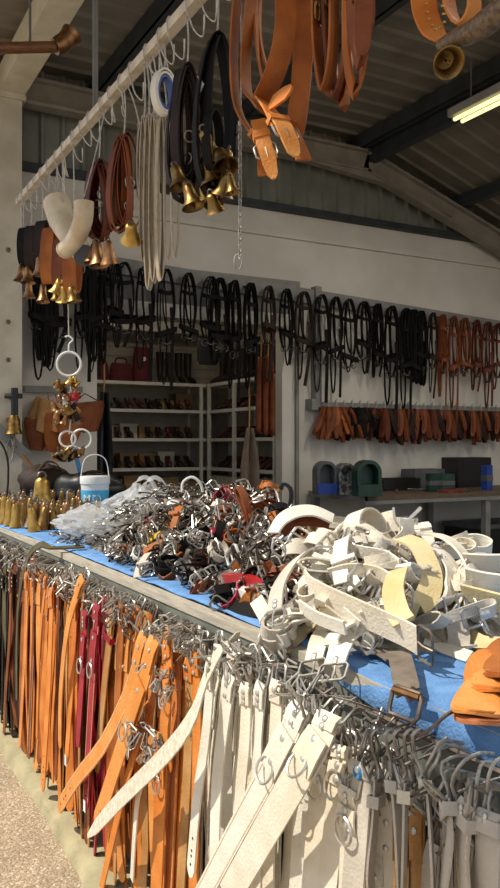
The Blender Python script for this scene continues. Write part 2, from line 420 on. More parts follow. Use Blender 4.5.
# ------------------------------------------------------------------ counter with its blue cloth
ZC = 1.02
CY0, CY1 = .2, 6.95
ct = thing('market_counter', 'long sales counter with weathered board edge and grey green front plates', 'counter', (1.6, 3, .1))
MB().bbox((1.036, CY0, ZC-.035), (2.25, CY1, ZC)).build('top_board', 'wood_grey', ct, 0)
MB().bbox((1.0, CY0, ZC-.018), (1.034, CY1, ZC+.008)).build('edge_strip', 'wood_grey', ct, 0)
yy = [CY0, .98, 1.36, 1.78, 2.6, 3.5, 4.5, 5.6, CY1]
for a, b in zip(yy, yy[1:]):
    MB().bbox((1.006, a+.003, ZC-.22), (1.02, b-.003, ZC-.019)).build('front_plate', 'fascia', ct, 0)
MB().bbox((1.07, CY0, .06), (1.09, CY1, ZC-.04)).build('gap_shade_panel', 'gap_shade_board', ct, 0)  # added dark sheet, gives the gaps between straps their under-counter shade
for y in (.5, 2.2, 3.9, 5.6, 6.8):
    for x in (1.15, 2.15): MB().bbox((x-.03, y-.03, .1), (x+.03, y+.03, ZC-.035)).build('leg', 'wood_grey', ct, 0)
MB().tube([V((.985, CY0, ZC-.045)), V((.985, CY1, ZC-.045))], .006, 6).build('hanging_rod', 'iron', ct)
def cloth_fn(u, v):
    y = CY0+.01+(CY1-CY0-.02)*u
    m_ = max(0, min(1, (y-1.3)/.5)); q_ = max(0, min(1, (y-3.6)/1.6)); xf = .985+(1.04-.985)*m_-.05*q_
    x = xf+(2.27-xf)*v**1.3
    z = ZC+.016+.005*noise.noise(V((x*6, y*6, 2)))+.006*max(0, noise.noise(V((x*3+y*2, y*9, 5))))
    if v == 0: z -= .004+.05*(1-m_)
    return (x, y, z)
cl_top = MB().grid(cloth_fn, 150, 26)
cloth = cl_top.build('blue_tablecloth', 'blue', None, .9)
so_ = cloth.modifiers.new('thick', 'SOLIDIFY'); so_.thickness = .004; so_.offset = 1
tag(cloth, 'bright blue cloth laid over the sales counter', 'tablecloth')

# ------------------------------------------------------------------ straps hanging along the counter front
FS = 'straps hanging along the counter front'
def front_strap(path, w_, m, label, group=None, twist=0., tip=True, buckle='nickel', rivets=2, stitched=False, ring=False, holes=0, nseg=11, thick=.004, name='leather_strap', hook=True, edge=None, bare=False):
    pts = spline([onX(*p) if isinstance(p, tuple) else p for p in path], nseg)
    loc = pts[0].copy(); t = thing(name, label, 'strap', loc, group)
    nn = V((-math.cos(twist), math.sin(twist), 0))
    sides = []
    for i, p in enumerate(pts):
        tg = (pts[min(i+1, nseg-1)]-pts[max(i-1, 0)]).normalized(); sides.append(tg.cross(nn).normalized())
    ws = [w_]*nseg
    ppts, psid = list(pts), list(sides)
    if tip:
        e = pts[-1]; dd = (pts[-1]-pts[-2]).normalized()
        ppts += [e+dd*w_*.35, e+dd*w_*.6]; psid += [sides[-1]]*2; ws = ws+[w_*.72, w_*.22]
    MB().ribbon(ppts, psid, ws, thick).build('strap', m, t)
    T0 = (pts[1]-pts[0]).normalized(); S0 = sides[0]; N0 = S0.cross(T0); N0 = N0 if N0.dot(nn) > 0 else -N0
    if bare: return t, pts, sides
    # turned-back fold that holds the buckle
    fp = [pts[0]-T0*.004+N0*.001, pts[0].lerp(pts[1], .5)+N0*.007, pts[1]+N0*.006, pts[1].lerp(pts[2], .45)+N0*.005]
    MB().ribbon(spline(fp, 6), S0, w_*.96, .004).build('fold', edge or m, t)
    for k in range(rivets):
        q = fp[1].lerp(fp[3], .1+.75*k/max(1, rivets-1))+N0*.003
        inst('rivet', rivet_mesh(.0065, 'steel'), t, Matrix.Translation(-loc) @ mx_of(q, S0, T0.cross(N0).cross(N0) if False else N0.cross(S0), N0))
    if buckle:
        bm, pm = buckle_mesh(w_+.012, buckle)
        j = Euler((rnd(-.9, .5), rnd(-.25, .25), rnd(-.4, .4))).to_matrix().to_4x4()
        mm = Matrix.Translation(-loc) @ mx_of(pts[0]+T0*.006, S0, N0.cross(-T0) if False else (-T0).cross(S0), -T0) @ j
        b = inst('buckle', bm, t, mm); inst('prong', pm, b)
        if hook:
            a = (mm @ V((0, 0, .04)))+loc; rod = V((.985, a.y+rnd(-.02, .02), ZC-.045))
            out = V((-rnd(.01, .03), rnd(-.02, .02), rnd(-.01, .025)))
            hp = [a+V((0, 0, -.008)), a+out, rod+V((-.008, 0, .014)), rod+V((.004, 0, .004))]
            MB().tube(spline(hp, 8), .0022, 5).build('wire_hook', R.choice(['wire', 'nickel', 'iron']), t)
    if stitched:
        for sgn in (-1, 1):
            MB().ribbon([p+s*(sgn*w_*.40)+nn*(thick/2) for p, s in zip(pts, sides)], sides, .0022, .0016).build('stitching', 'stitch', t)
    if holes:
        hm = RIV.setdefault('hole', MB().lathe([(.0038, 0), (.0038, .0008)], 8).mesh('punched_hole', 'hole'))
        for k in range(holes):
            q = pts[-1].lerp(pts[-2], .25+k*.55) if k < 2 else pts[-2].lerp(pts[-3], (k-2)*.55+.1)
            inst('punched_hole', hm, t, Matrix.Translation(-loc) @ mx_of(q+nn*(thick/2), sides[-1], nn.cross(sides[-1]), nn))
    if ring:
        q = pts[3]+N0*.008
        pl = MB().ribbon([pts[2]+N0*.006, q, pts[4]+N0*.006], S0, w_*1.02, .004).build('ring_tab', m, t)
        inst('d_ring', ring_mesh(.026, .003, 'steel'), t, Matrix.Translation(-loc) @ mx_of(pts[4]+N0*.014, S0, N0, -T0))
        for k in (0, 1): inst('rivet', rivet_mesh(.008, 'steel'), t, Matrix.Translation(-loc) @ mx_of(pts[2].lerp(pts[4], .15+.6*k)+N0*.009, S0, N0.cross(S0), N0))
    return t, pts, sides
# rear layers, colour by the stretch of counter
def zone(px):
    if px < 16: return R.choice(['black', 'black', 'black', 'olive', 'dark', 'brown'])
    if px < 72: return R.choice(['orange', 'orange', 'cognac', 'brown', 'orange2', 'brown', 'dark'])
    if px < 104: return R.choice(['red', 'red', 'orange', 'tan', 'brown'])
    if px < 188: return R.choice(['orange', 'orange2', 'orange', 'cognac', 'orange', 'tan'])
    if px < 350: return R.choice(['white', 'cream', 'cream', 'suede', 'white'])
    return R.choice(['greyw', 'greyw', 'cream', 'suede', 'tan'])  # cream straps greyed here, their shade put into the colour
ZN = {'black': 'black', 'olive': 'olive', 'dark': 'dark brown', 'brown': 'reddish brown', 'orange': 'orange tan', 'orange2': 'pale orange', 'cognac': 'cognac', 'red': 'red', 'tan': 'tan',
      'white': 'white', 'cream': 'cream', 'suede': 'grey suede', 'greyw': 'greyish white'}
def px_of(p):
    r = CS*p.x-SN*p.y; d = SN*p.x+CS*p.y; return CX+F*r/d
for layer, X0 in enumerate((.948, .918)):
    y = .80+layer*.02
    while y < 5.55:
        px = px_of(V((X0, y, 1)))
        if px < 560:
            m = zone(px+rnd(-4, 4)); wq = rnd(.034, .055) if px < 200 else rnd(.028, .05)
            z0 = ZC-.04-rnd(0, .07)-(.03 if layer else 0); z1 = max(.075, z0-rnd(.74, .9))
            if px > 335: z0 -= .06; z1 = z0-rnd(.45, .7)
            dy = rnd(-.04, .04); tw = rnd(-.45, .45)
            P = [V((X0, y, z0)), V((X0-rnd(0, .02), y+dy*.3+rnd(-.015, .015), z0*.7+z1*.3)), V((X0-rnd(0, .03), y+dy*.7+rnd(-.015, .015), z0*.3+z1*.7)), V((X0-rnd(0, .02), y+dy, z1))]
            front_strap(P, wq, m, ZN[m]+' leather strap in the dense row behind the front straps', FS+', '+ZN[m], tw, True, hook=R.random() < (.5 if px < 190 else .25), buckle= R.choice(['nickel', 'steel', 'iron', 'steel']), rivets=R.choice([0, 1, 2]), holes=0, nseg=8)
        y += rnd(.034, .058)
# straps one can follow one by one in front: (path of px, py, X), width, material, label, options
X1 = .90
FL = [
 ([(4, 574, X1), (3, 640, X1), (2, 715, .88)], .035, 'black', 'black strap at the far left end of the counter front', dict(buckle='nickel')),
 ([(11, 570, X1), (10, 630, .88), (6, 690, .88), (4, 735, .88)], .045, 'brown', 'reddish brown strap end below the black straps at far left', dict()),
 ([(14, 572, X1), (12, 640, X1), (9, 698, .88)], .03, 'black', 'black studded strap beside the olive webbing strap', dict(rivets=3)),
 ([(27, 572, X1), (25, 650, X1), (20, 742, .88)], .045, 'orange', 'orange strap with dark edge next to the olive webbing', dict(stitched=True)),
 ([(35, 574, X1), (33, 650, X1), (29, 752, .88)], .05, 'brown', 'wide reddish brown strap between the leftmost orange straps', dict(stitched=True, holes=3)),
 ([(47, 575, X1), (40, 640, .87), (37, 735, .87)], .03, 'orange', 'narrow bowed orange strap left of the longest pointed one', dict(rivets=3)),
 ([(52, 588, X1), (49, 680, .87), (43, 783, .86)], .06, 'orange', 'long orange strap reaching lowest with pointed tip near the kerb', dict(holes=4)),
 ([(60, 588, X1), (57, 680, X1), (56, 775, .88)], .035, 'brown', 'dark orange brown strap with pointed tip beside the longest one', dict()),
 ([(83, 578, .88), (68, 625, .86), (61, 690, .87), (60, 742, .88)], .045, 'orange2', 'bright orange strap bowing out left of the red straps', dict(rivets=1)),
 ([(76, 600, X1), (72, 680, X1), (67, 755, .88)], .05, 'orange', 'orange strap with white price tag left of the red straps', dict(tagged=True)),
 ([(86, 612, .89), (82, 680, .88), (78, 740, .88)], .05, 'red', 'red strap with ring plates, leftmost of the red ones', dict(ring=True, rivets=3)),
 ([(98, 605, .88), (92, 690, .87), (86, 800, .86)], .062, 'red', 'long red strap with pale stitching, holes and white price tag', dict(stitched=True, ring=True, holes=4, tagged=True)),
 ([(112, 620, .9), (105, 680, .89), (97, 765, .89)], .05, 'tan', 'dull tan strap with a small red keeper beside the long red strap', dict(keeper='red')),
 ([(122, 605, X1), (119, 680, X1), (113, 770, .89)], .05, 'cognac', 'cognac strap hanging between red and large orange collars', dict()),
 ([(144, 636, .87), (129, 690, .85), (103, 745, .83), (78, 777, .83), (60, 806, .84)], .055, 'orange2', 'orange collar strap swinging far out to the left', dict(rivets=2, holes=4, stitched=True)),
 ([(155, 640, .87), (139, 695, .84), (119, 755, .84), (104, 802, .84), (97, 822, .85)], .07, 'orange2', 'wide orange collar strap with row of punched holes', dict(ring=True, holes=4)),
 ([(168, 640, .88), (168, 690, .86), (164, 730, .86), (168, 760, .87)], .055, 'orange', 'orange strap with bunched metal clips at its lower end', dict(ring=True)),
 ([(150, 705, .88), (128, 775, .86), (101, 890, .86)], .035, 'orange', 'narrow orange strap slanting down to the bottom edge', dict(tip=False, buckle=None)),
 ([(178, 655, .9), (174, 760, .89), (168, 900, .88)], .055, 'orange', 'orange strap with centre stripe under the white diagonal', dict(stitched=True)),
 ([(190, 660, .9), (188, 760, .89), (180, 900, .88)], .05, 'tan', 'beige strap with orange fold at the boundary to white straps', dict(edge='orange')),
 ([(196, 652, .9), (197, 760, .89), (193, 900, .88)], .05, 'orange', 'orange strap last before the white straps', dict()),
 ([(162, 735, .87), (160, 800, .86), (156, 900, .86)], .075, 'orange', 'wide orange strap with eyelet plate below white diagonal', dict(ring=True, buckle=None, rivets=2)),
 ([(212, 660, .87), (206, 735, .86), (197, 800, .86), (191, 868, .86)], .042, 'white', 'white studded strap with pointed tip leftmost of white ones', dict(rivets=3, holes=4)),
 ([(231, 676, .87), (222, 735, .86), (216, 800, .87), (214, 900, .87)], .05, 'white', 'white strap with large rivet on its fold', dict(rivets=2)),
 ([(247, 684, .87), (245, 740, .86), (240, 800, .87), (235, 900, .87)], .045, 'cream', 'cream strap bending outward in the middle of the white ones', dict(rivets=3)),
 ([(262, 684, .88), (257, 745, .87), (259, 800, .87), (256, 900, .87)], .04, 'white', 'white strap with pairs of studs near diagonal collars', dict(rivets=3)),
 ([(278, 682, .88), (275, 740, .87), (270, 820, .87), (268, 900, .87)], .045, 'cream', 'cream strap behind the diagonal collars with square fold', dict(rivets=1)),
 ([(301, 708, .85), (277, 757, .82), (236, 832, .82), (200, 900, .83)], .058, 'white', 'white collar strap with raised centre line hanging slantwise', dict(tip=False, stitched=True, ring=True, rivets=2)),
 ([(331, 716, .85), (309, 756, .81), (272, 820, .80), (226, 900, .82)], .07, 'cream', 'broad cream collar strap hanging slantwise with ring', dict(tip=False, ring=True, rivets=2)),
 ([(322, 745, .9), (318, 800, .89), (310, 900, .88)], .06, 'cream', 'broad cream strap with rings below the slanting collar', dict(ring=True)),
 ([(343, 748, .9), (337, 800, .88), (326, 900, .88)], .06, 'cream', 'cream strap beside dark gap right of slanting collar', dict(ring=True)),
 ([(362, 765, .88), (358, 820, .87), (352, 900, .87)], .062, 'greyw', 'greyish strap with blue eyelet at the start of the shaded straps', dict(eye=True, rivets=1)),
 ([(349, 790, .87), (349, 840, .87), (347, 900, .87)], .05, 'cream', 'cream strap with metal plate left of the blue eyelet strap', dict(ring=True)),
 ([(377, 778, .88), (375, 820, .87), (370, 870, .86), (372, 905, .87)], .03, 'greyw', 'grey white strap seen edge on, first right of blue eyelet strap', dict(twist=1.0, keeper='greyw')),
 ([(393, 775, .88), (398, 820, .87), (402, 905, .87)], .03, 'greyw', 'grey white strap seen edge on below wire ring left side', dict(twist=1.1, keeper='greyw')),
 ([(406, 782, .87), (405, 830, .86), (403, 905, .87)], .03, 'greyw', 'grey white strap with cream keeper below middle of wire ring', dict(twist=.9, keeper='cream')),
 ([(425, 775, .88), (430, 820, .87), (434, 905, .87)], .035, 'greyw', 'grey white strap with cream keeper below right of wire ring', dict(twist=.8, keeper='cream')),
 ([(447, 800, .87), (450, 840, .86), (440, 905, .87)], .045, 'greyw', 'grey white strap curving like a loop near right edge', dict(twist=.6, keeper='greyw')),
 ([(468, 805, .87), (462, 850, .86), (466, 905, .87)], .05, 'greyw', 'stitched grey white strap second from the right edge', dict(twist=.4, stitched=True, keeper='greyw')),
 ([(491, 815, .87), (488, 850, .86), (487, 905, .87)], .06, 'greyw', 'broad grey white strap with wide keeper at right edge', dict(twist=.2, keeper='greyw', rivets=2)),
]
for path, wq, m, lab, o in FL:
    o = dict(o); tagged = o.pop('tagged', 0); keeper = o.pop('keeper', None); eye = o.pop('eye', 0)
    t, pts, sides = front_strap(path, wq, m, lab, FS, **o)
    nn = V((-1, 0, 0))
    if tagged: MB().ribbon([pts[-1]+nn*.006, pts[-1]+nn*.006-V((0, 0, .04))], sides[-1], .024, .001).build('price_tag', 'plastic_w', t)
    if keeper:
        k = 2; ax = (pts[k+1]-pts[k]).normalized()
        tw = o.get('twist', 0); n2 = V((-math.cos(tw), math.sin(tw), 0)); c = pts[k]; s = sides[k]
        MB().ribbon([c+s*wq*.6+n2*.009, c-s*wq*.6+n2*.009, c-s*wq*.6-n2*.009, c+s*wq*.6-n2*.009], ax, .02, .004, True).build('keeper', keeper, t)
    if eye:
        inst('eyelet', ring_mesh(.009, .004, 'bluep'), t, Matrix.Translation(-t.location) @ mx_of(pts[1]+nn*.008, V((0, 1, 0)), V((1, 0, 0)), V((0, 0, 1))))
# olive webbing looping over the counter edge
op = spline([V((1.1, onX(62, 556, 1.0).y, ZC+.03)), onX(52, 548, .96), onX(40, 545, .93), onX(27, 560, .9), onX(19, 600, .89), onX(17, 650, .89), onX(17, 700, .89)], 18)
ow = thing('webbing_strap', 'olive webbing strap looping over the counter edge at far left', 'strap', op[-1])
MB().ribbon(op, [V((0, 1, .2))]*18, .035, .006).build('strap', 'olive', ow)
# pale suede strap thrown across the orange ones, with its thin tail
dp = spline([onX(238, 640, .93), onX(222, 648, .88), onX(206, 678, .84), onX(192, 718, .80), onX(165, 755, .78), onX(120, 800, .78), onX(88, 836, .79)], 18)
dg = thing('suede_strap', 'pale suede strap lying diagonally across the orange straps', 'strap', dp[0])
MB().ribbon(dp, [(dp[min(i+1, 17)]-dp[max(i-1, 0)]).normalized().cross(V((-1, .15, .1))) for i in range(18)], [.05]*16+[.045, .015], .004).build('strap', 'suede', dg)
for k in (2, 5): inst('rivet', rivet_mesh(.008, 'nickel'), dg, Matrix.Translation(dp[k]-dp[0]+V((-.004, 0, 0))) @ Matrix.Rotation(-pi/2, 4, 'Y'))
dq = spline([onX(150, 770, .80), onX(139, 790, .80), onX(135, 830, .81), onX(132, 880, .83)], 9)
dg = thing('suede_strap', 'thin white strap hanging straight down from the diagonal suede strap', 'strap', dq[0])
MB().ribbon(dq, V((0, 1, 0)), .022, .004).build('strap', 'white', dg)
# bunches of small wire clips hanging among the orange collars
def clip_bunch(c, n, r, label):
    t = thing('clip_bunch', label, 'clips', c)
    for k in range(n):
        a = rnd(-1.2, 1.2); e = V((rnd(-.5, .1), math.sin(a), rnd(-1, .35))).normalized()*rnd(.03, .055)
        s = frame(e)[0]*.008; s = Matrix.Rotation(rnd(0, 3), 3, e) @ s; b = c+V((rnd(-.03, .02), rnd(-1.3, 1.3)*r, rnd(-.5, .5)*r))
        MB().tube([b+s*.4, b+e*.85+s, b+e, b+e*.85-s, b-s*.4], .0024, 5).build('clip', R.choice(['steel', 'iron', 'nickel']), t)
clip_bunch(onX(146, 738, .84), 26, .07, 'bunch of wire clips on orange strap above white diagonal')
clip_bunch(onX(161, 676, .84), 14, .05, 'small bunch of silvery clips below the wide orange collars')
clip_bunch(onX(246, 655, .88), 18, .07, 'bunch of brownish wire clips above the white straps')
clip_bunch(onX(312, 688, .88), 15, .06, 'bunch of bright wire clips above the slanting collars')
clip_bunch(onX(360, 715, .88), 10, .05, 'bunch of wire clips above the blue eyelet strap')
clip_bunch(onX(120, 606, .9), 26, .07, 'bunch of wire clips above the tan strap')
clip_bunch(onX(70, 574, .9), 24, .08, 'bunch of wire clips above the bright bowed orange strap')
clip_bunch(onX(185, 634, .9), 24, .06, 'bunch of wire clips above the last orange straps')
# wire ring holding the shaded straps
rp = [onX(343, 722, .955), onX(362, 707, .93), onX(385, 728, .88), onX(405, 736, .87), onX(425, 733, .88), onX(445, 716, .93), onX(452, 712, .955)]
wr = thing('wire_ring', 'brown wire ring below the cloth edge with grey straps on it', 'wire ring', rp[0])
MB().tube(spline(rp, 20), .0035, 6).build('ring_wire', 'iron', wr)
for k, px in enumerate((378, 392, 401, 412, 420)):
    a = onX(px, 736, .875); hk = [a+V((0, 0, .012)), a+V((-.012, .004, .002)), a+V((-.006, rnd(-.01, .01), -.03)), a+V((.004, rnd(-.014, .014), -.06)), a+V((0, 0, -.075))]
    o = thing('snap_hook', 'steel hook on the wire ring above the grey straps', 'hook', a, 'steel hooks on the wire ring'); MB().tube(spline(hk, 9), .0032, 6).build('hook_wire', 'nickel', o)
for k, (px, py) in enumerate(((448, 760), (462, 772), (474, 765), (486, 778), (497, 770), (455, 785), (440, 752), (480, 795))):
    a = onX(px, py, .90); hk = [a+V((.06, .02, .0)), a+V((0, 0, .02)), a+V((-.03, 0, .01)), a+V((-.025, .01, -.03)), a+V((-.02, 0, -.06))]
    o = thing('wire_hook', 'thick bent wire hook above the shaded straps at right', 'hook', a, 'bent wire hooks at right'); MB().tube(spline([h+V((0, rnd(-.02, .02), 0)) for h in hk], 10), .0029, 6).build('hook_wire', 'wire', o)

# ------------------------------------------------------------------ heaps on the counter
def heap1(x, y):
    a = max(0, 1-((x-1.62)/.52)**2); f = min(1, max(0, (4.4-(y-.6*(x-1.1)))/1.1)); g = min(1, max(0, (y/x-1.48)/.25))
    return .27*a**.75*(f*f*(3-2*f))*g
def heap2(x, y):
    q = ((x-1.38)/.42)**2+((y-1.76)/.42)**2
    return .22*max(0, 1-q)**.75*min(1, max(0, (1.74-y/x)/.15))
def heap_core(name, fn, x0, x1, y0, y1, m, label):
    def g(u, v):
        x = x0+(x1-x0)*u; y = y0+(y1-y0)*v; h = fn(x, y)
        return (x, y, ZC-.012+max(0, h-.04)+(.03*abs(noise.noise(V((x*14, y*14, 3)))) if h > .04 else 0))
    o = MB().grid(g, 40, 60).build(name, m, None, .9)
    return tag(o, label, 'straps', kind='stuff')
M['core'] = mat('dark_tangle', '3a322b', .7, 0, '7b746b', 30, .8, 60)
M['corew'] = mat('pale_tangle', 'b5a98f', .7, 0, '6a6152', 26, .8, 50)
heap_core('strap_tangle', heap1, 1.1, 2.14, 1.5, 4.8, 'core', 'dark tangle of straps and buckles underneath the metal heap')
heap_core('strap_tangle', heap2, 1.05, 1.87, 1.33, 2.23, 'corew', 'pale tangle of straps underneath the white heap')
def proto(kind, m, metal, label, group, wq=.024):
    t = thing({'coil': 'coiled_strap', 'fold': 'folded_strap', 'clip': 'metal_buckle', 'pin': 'metal_pin', 'double': 'double_buckle'}[kind], label, {'coil': 'strap', 'fold': 'strap'}.get(kind, 'buckle'), (0, 0, 0), group)
    if kind == 'coil':
        pts = [V((.045*math.cos(a)*(1-.04*a), .034*math.sin(a)*(1-.04*a), wq/2+.003*a)) for a in [i*.55 for i in range(17)]]
        MB().ribbon(pts, V((0, 0, 1)), wq, .004).build('strap', m, t)
        b, p = buckle_mesh(wq+.014, metal); o = inst('buckle', b, t, Matrix.Translation((.046, 0, wq/2)) @ Euler((0, pi/2, .5)).to_matrix().to_4x4()); inst('prong', p, o)
    elif kind == 'fold':
        pts = spline([V((-.08, 0, .004)), V((-.02, .01, .02)), V((.05, 0, .012)), V((.075, 0, .028)), V((.04, .005, .04)), V((-.03, .015, .035)), V((-.07, .02, .018))], 16)
        MB().ribbon(pts, V((0, 1, 0)), wq, .004).build('strap', m, t)
        b, p = buckle_mesh(wq+.014, metal); o = inst('buckle', b, t, Matrix.Translation((-.08, 0, .006)) @ Euler((.5, -pi/2+.3, pi/2)).to_matrix().to_4x4()); inst('prong', p, o)
        MB().ribbon([V((-.03, -wq*.62, .026)), V((-.03, wq*.9, .03)), V((-.03, wq*.9, .046)), V((-.03, -wq*.62, .044))], V((1, 0, 0)), .014, .003, True).build('keeper', m, t)
    elif kind == 'clip':
        MB().tube(rr_loop(.05, .062, .008), .0032, 5, True).build('buckle_frame', metal, t)
        MB().tube([V((-.02, 0, .03)), V((.02, 0, .03))], .0038, 6).build('cross_bar', metal, t)
        MB().tube([V((0, .003, .03)), V((0, .008, .05)), V((0, .004, .066))], .0035, 6).build('prong', metal, t)
    elif kind == 'double':
        MB().tube(rr_loop(.06, .035, .006), .004, 6, True).build('buckle_frame', metal, t)
        MB().ribbon(spline([V((0, 0, .0)), V((.0, .01, -.03)), V((.01, .03, -.05)), V((0, .06, -.045))], 8), V((1, 0, 0)), .04, .004).build('strap', m, t)
        MB().tube([V((-.012, .004, .0)), V((-.012, .006, .04))], .003, 5).build('prong', metal, t)
        MB().tube([V((.012, .004, .0)), V((.012, .006, .04))], .003, 5).build('prong', metal, t)
    else:
        pts = spline([V((-.05, 0, 0)), V((0, .004, .008)), V((.045, 0, 0)), V((.052, .012, 0)), V((.04, .018, .003))], 9)
        MB().tube(pts, .003, 5).build('pin_wire', metal, t)
        MB().tube([V((-.05+.012*math.cos(a), .012*math.sin(a), 0)) for a in [2*pi*i/9 for i in range(9)]], .003, 5, True).build('pin_ring', metal, t)
    return t
def scatter(protos, n, xr, yr, fn, zlow=.8, tilt=1.0, labels=None):
    used = set(); k = 0
    while k < n:
        x, y = xr[0]+(xr[1]-xr[0])*R.random()**1.5, rnd(*yr); h = fn(x, y)
        if h < .006: continue
        p = R.choice(protos)
        o = p if id(p) not in used else copy_tree(p)
        used.add(id(p))
        o.location = (x, y, ZC+.022+max(.0, h-.02)*rnd(zlow, 1.08)); o.rotation_euler = (rnd(-tilt, tilt), rnd(-tilt, tilt), rnd(0, 2*pi)); s = rnd(.8, 1.25); o.scale = (s, s, s)
        k += 1
    for p in protos:
        if id(p) not in used:
            for c in list(p.children_recursive): bpy.data.objects.remove(c)
            bpy.data.objects.remove(p)
G1 = 'buckles and collars heaped on the counter'
M['steel2'] = mat('shiny_heap_steel', 'cfccc6', .32, 1, 'b0aba3', 30)
M['nickel2'] = mat('grey_heap_nickel', '948e85', .3, 1, '6d665f', 40)
M['iron2'] = mat('brown_heap_iron', '62564c', .38, 1, '453a32', 40)
PR = [proto('clip', None, 'steel2', 'bright steel buckle loose in the metal heap', G1+', steel'), proto('clip', None, 'nickel2', 'dull nickel buckle loose in the metal heap', G1+', nickel'),
      proto('clip', None, 'iron2', 'brownish iron buckle loose in the metal heap', G1+', iron')]
for m, nm in (('black', 'black'), ('dark', 'dark brown'), ('brown', 'chestnut'), ('cognac', 'orange brown'), ('red', 'red'), ('white', 'white'), ('greyw', 'greyish')):
    PR.append(proto('coil', m, R.choice(['steel2', 'nickel2']), 'small coiled '+nm+' strap with buckle in the metal heap', G1+', coiled '+nm))
    PR.append(proto('fold', m, R.choice(['steel2', 'nickel2']), 'small folded '+nm+' strap with buckle in the metal heap', G1+', folded '+nm))
    PR.append(proto('double', m, 'steel', nm+' strap end with two pronged buckle in the heap', G1+', two pronged '+nm))
PINS = [proto('pin', None, mm, nn_+' pin with ring at the heap end near the plastic bag', G1+', pins '+nn_) for mm, nn_ in (('steel2', 'bright steel'), ('nickel2', 'dull nickel'), ('iron2', 'brown iron'))]
scatter([p for p in PR if 'white' not in p['label'] and 'greyish' not in p['label'] and 'red' not in p['label'].split()]*2+[p for p in PR if p['label'].startswith('small coiled red')]+[p for p in PR if 'white' in p['label'] or 'greyish' in p['label']]+PR[:3]*12, 300, (1.1, 1.8), (1.6, 3.2), heap1)
scatter(PINS, 255, (1.1, 1.75), (2.7, 4.6), heap1, .9, .6)
# single pieces one can name in the metal heap
def heap_band(pts, wq, m, label, name='folded_strap', side=None, buckle='steel', thick=.005, inner=None, n=18, ringed=True, cat='strap', closed=False):
    P = spline(pts, n) if not closed else pts
    t = thing(name, label, cat, P[-1]); sd_ = side if side is not None else V((0, 0, 1))
    MB().ribbon(P, sd_, wq, thick, closed).build('strap', m, t)
    if inner: MB().ribbon([p for p in P], sd_, wq*.9, thick*1.35, closed).build('lining', inner, t)
    if buckle:
        b, p_ = buckle_mesh(wq+.016, buckle); tg = (P[-1]-P[-2]).normalized(); s = sd_[-1] if isinstance(sd_, list) else sd_; s = (s-tg*s.dot(tg)).normalized()
        o = inst('buckle', b, t, mx_of(V((0, 0, 0)), s, tg.cross(s), tg)); inst('prong', p_, o)
        nn = s.cross(tg); nn = nn if nn.z > 0 or nn.x < -.3 else -nn
        for k in (1, 2): inst('rivet', rivet_mesh(.007, 'steel'), t, Matrix.Translation(P[-1]*-1) @ mx_of(P[-1-k]+nn*thick*.5, s, nn.cross(s), nn))
    return t
heap_band([onX(194, 522, 1.6), onX(207, 510, 1.6), onX(228, 508, 1.6), onX(250, 508, 1.6), onX(268, 512, 1.6)], .045, 'brown', 'brown strap lying along the back of the metal heap', side=V((.3, .2, 1)))
heap_band([onX(160, 506, 1.55), onX(178, 505, 1.55), onX(192, 506, 1.55)], .045, 'pinkp', 'pale pink printed pouch on top of the metal heap', 'printed_pouch', side=V((.2, .1, 1)), buckle=None, thick=.02, cat='pouch')
heap_band([onX(205, 502, 1.6), onX(222, 498, 1.6), onX(245, 496, 1.6), onX(258, 503, 1.6)], .03, 'white', 'white strap arched over the back of the metal heap', side=V((.3, .2, 1)), inner=None)
heap_band([onX(212, 518, 1.55), onX(224, 516, 1.55)], .018, 'bluep', 'sky blue plastic buckle piece in the metal heap', 'plastic_buckle', side=V((.3, .2, 1)), buckle=None, thick=.02, cat='buckle')
heap_band([onX(150, 541, 1.2), onX(162, 534, 1.2)], .022, 'yellow', 'yellow plastic piece in the middle of the metal heap', 'plastic_clip', side=V((.3, .2, 1)), buckle=None, thick=.02, cat='clip')
heap_band([onX(226, 581, 1.12), onX(250, 583, 1.12), onX(262, 590, 1.12)], .045, 'redm', 'red tin box lid among straps at front of the heap', 'tin_box', side=V((-.2, -.3, 1)), buckle=None, thick=.02, cat='box')
heap_band([onX(226, 592, 1.1), onX(245, 595, 1.1), onX(256, 600, 1.1)], .04, 'plastic_w', 'white tin box below the red lid in the heap', 'tin_box', side=V((-.2, -.3, 1)), buckle=None, thick=.03, cat='box')
heap_band([onX(243, 606, 1.08), onX(250, 596, 1.08), onX(262, 600, 1.08)], .03, 'orange', 'orange strap end with wire loop at front of the heap', side=V((-.3, -.3, .9)))
heap_band([onZ(226, 603, 1.05), onZ(245, 609, 1.05), onZ(266, 612, 1.055)], .04, 'black', 'black strap lying on the cloth at front of the heap', side=V((.5, .4, .7)))
heap_band([onX(243, 577, 1.2), onX(258, 573, 1.2), onX(275, 568, 1.2)], .05, 'brown', 'brown leather end sticking out near the red lid', side=V((-.3, .2, .9)))
heap_band([onX(248, 558, 1.35), onX(258, 552, 1.35), onX(280, 556, 1.35)], .03, 'cognac', 'orange brown strap in the middle of the dark heap', side=V((-.3, .2, .9)))

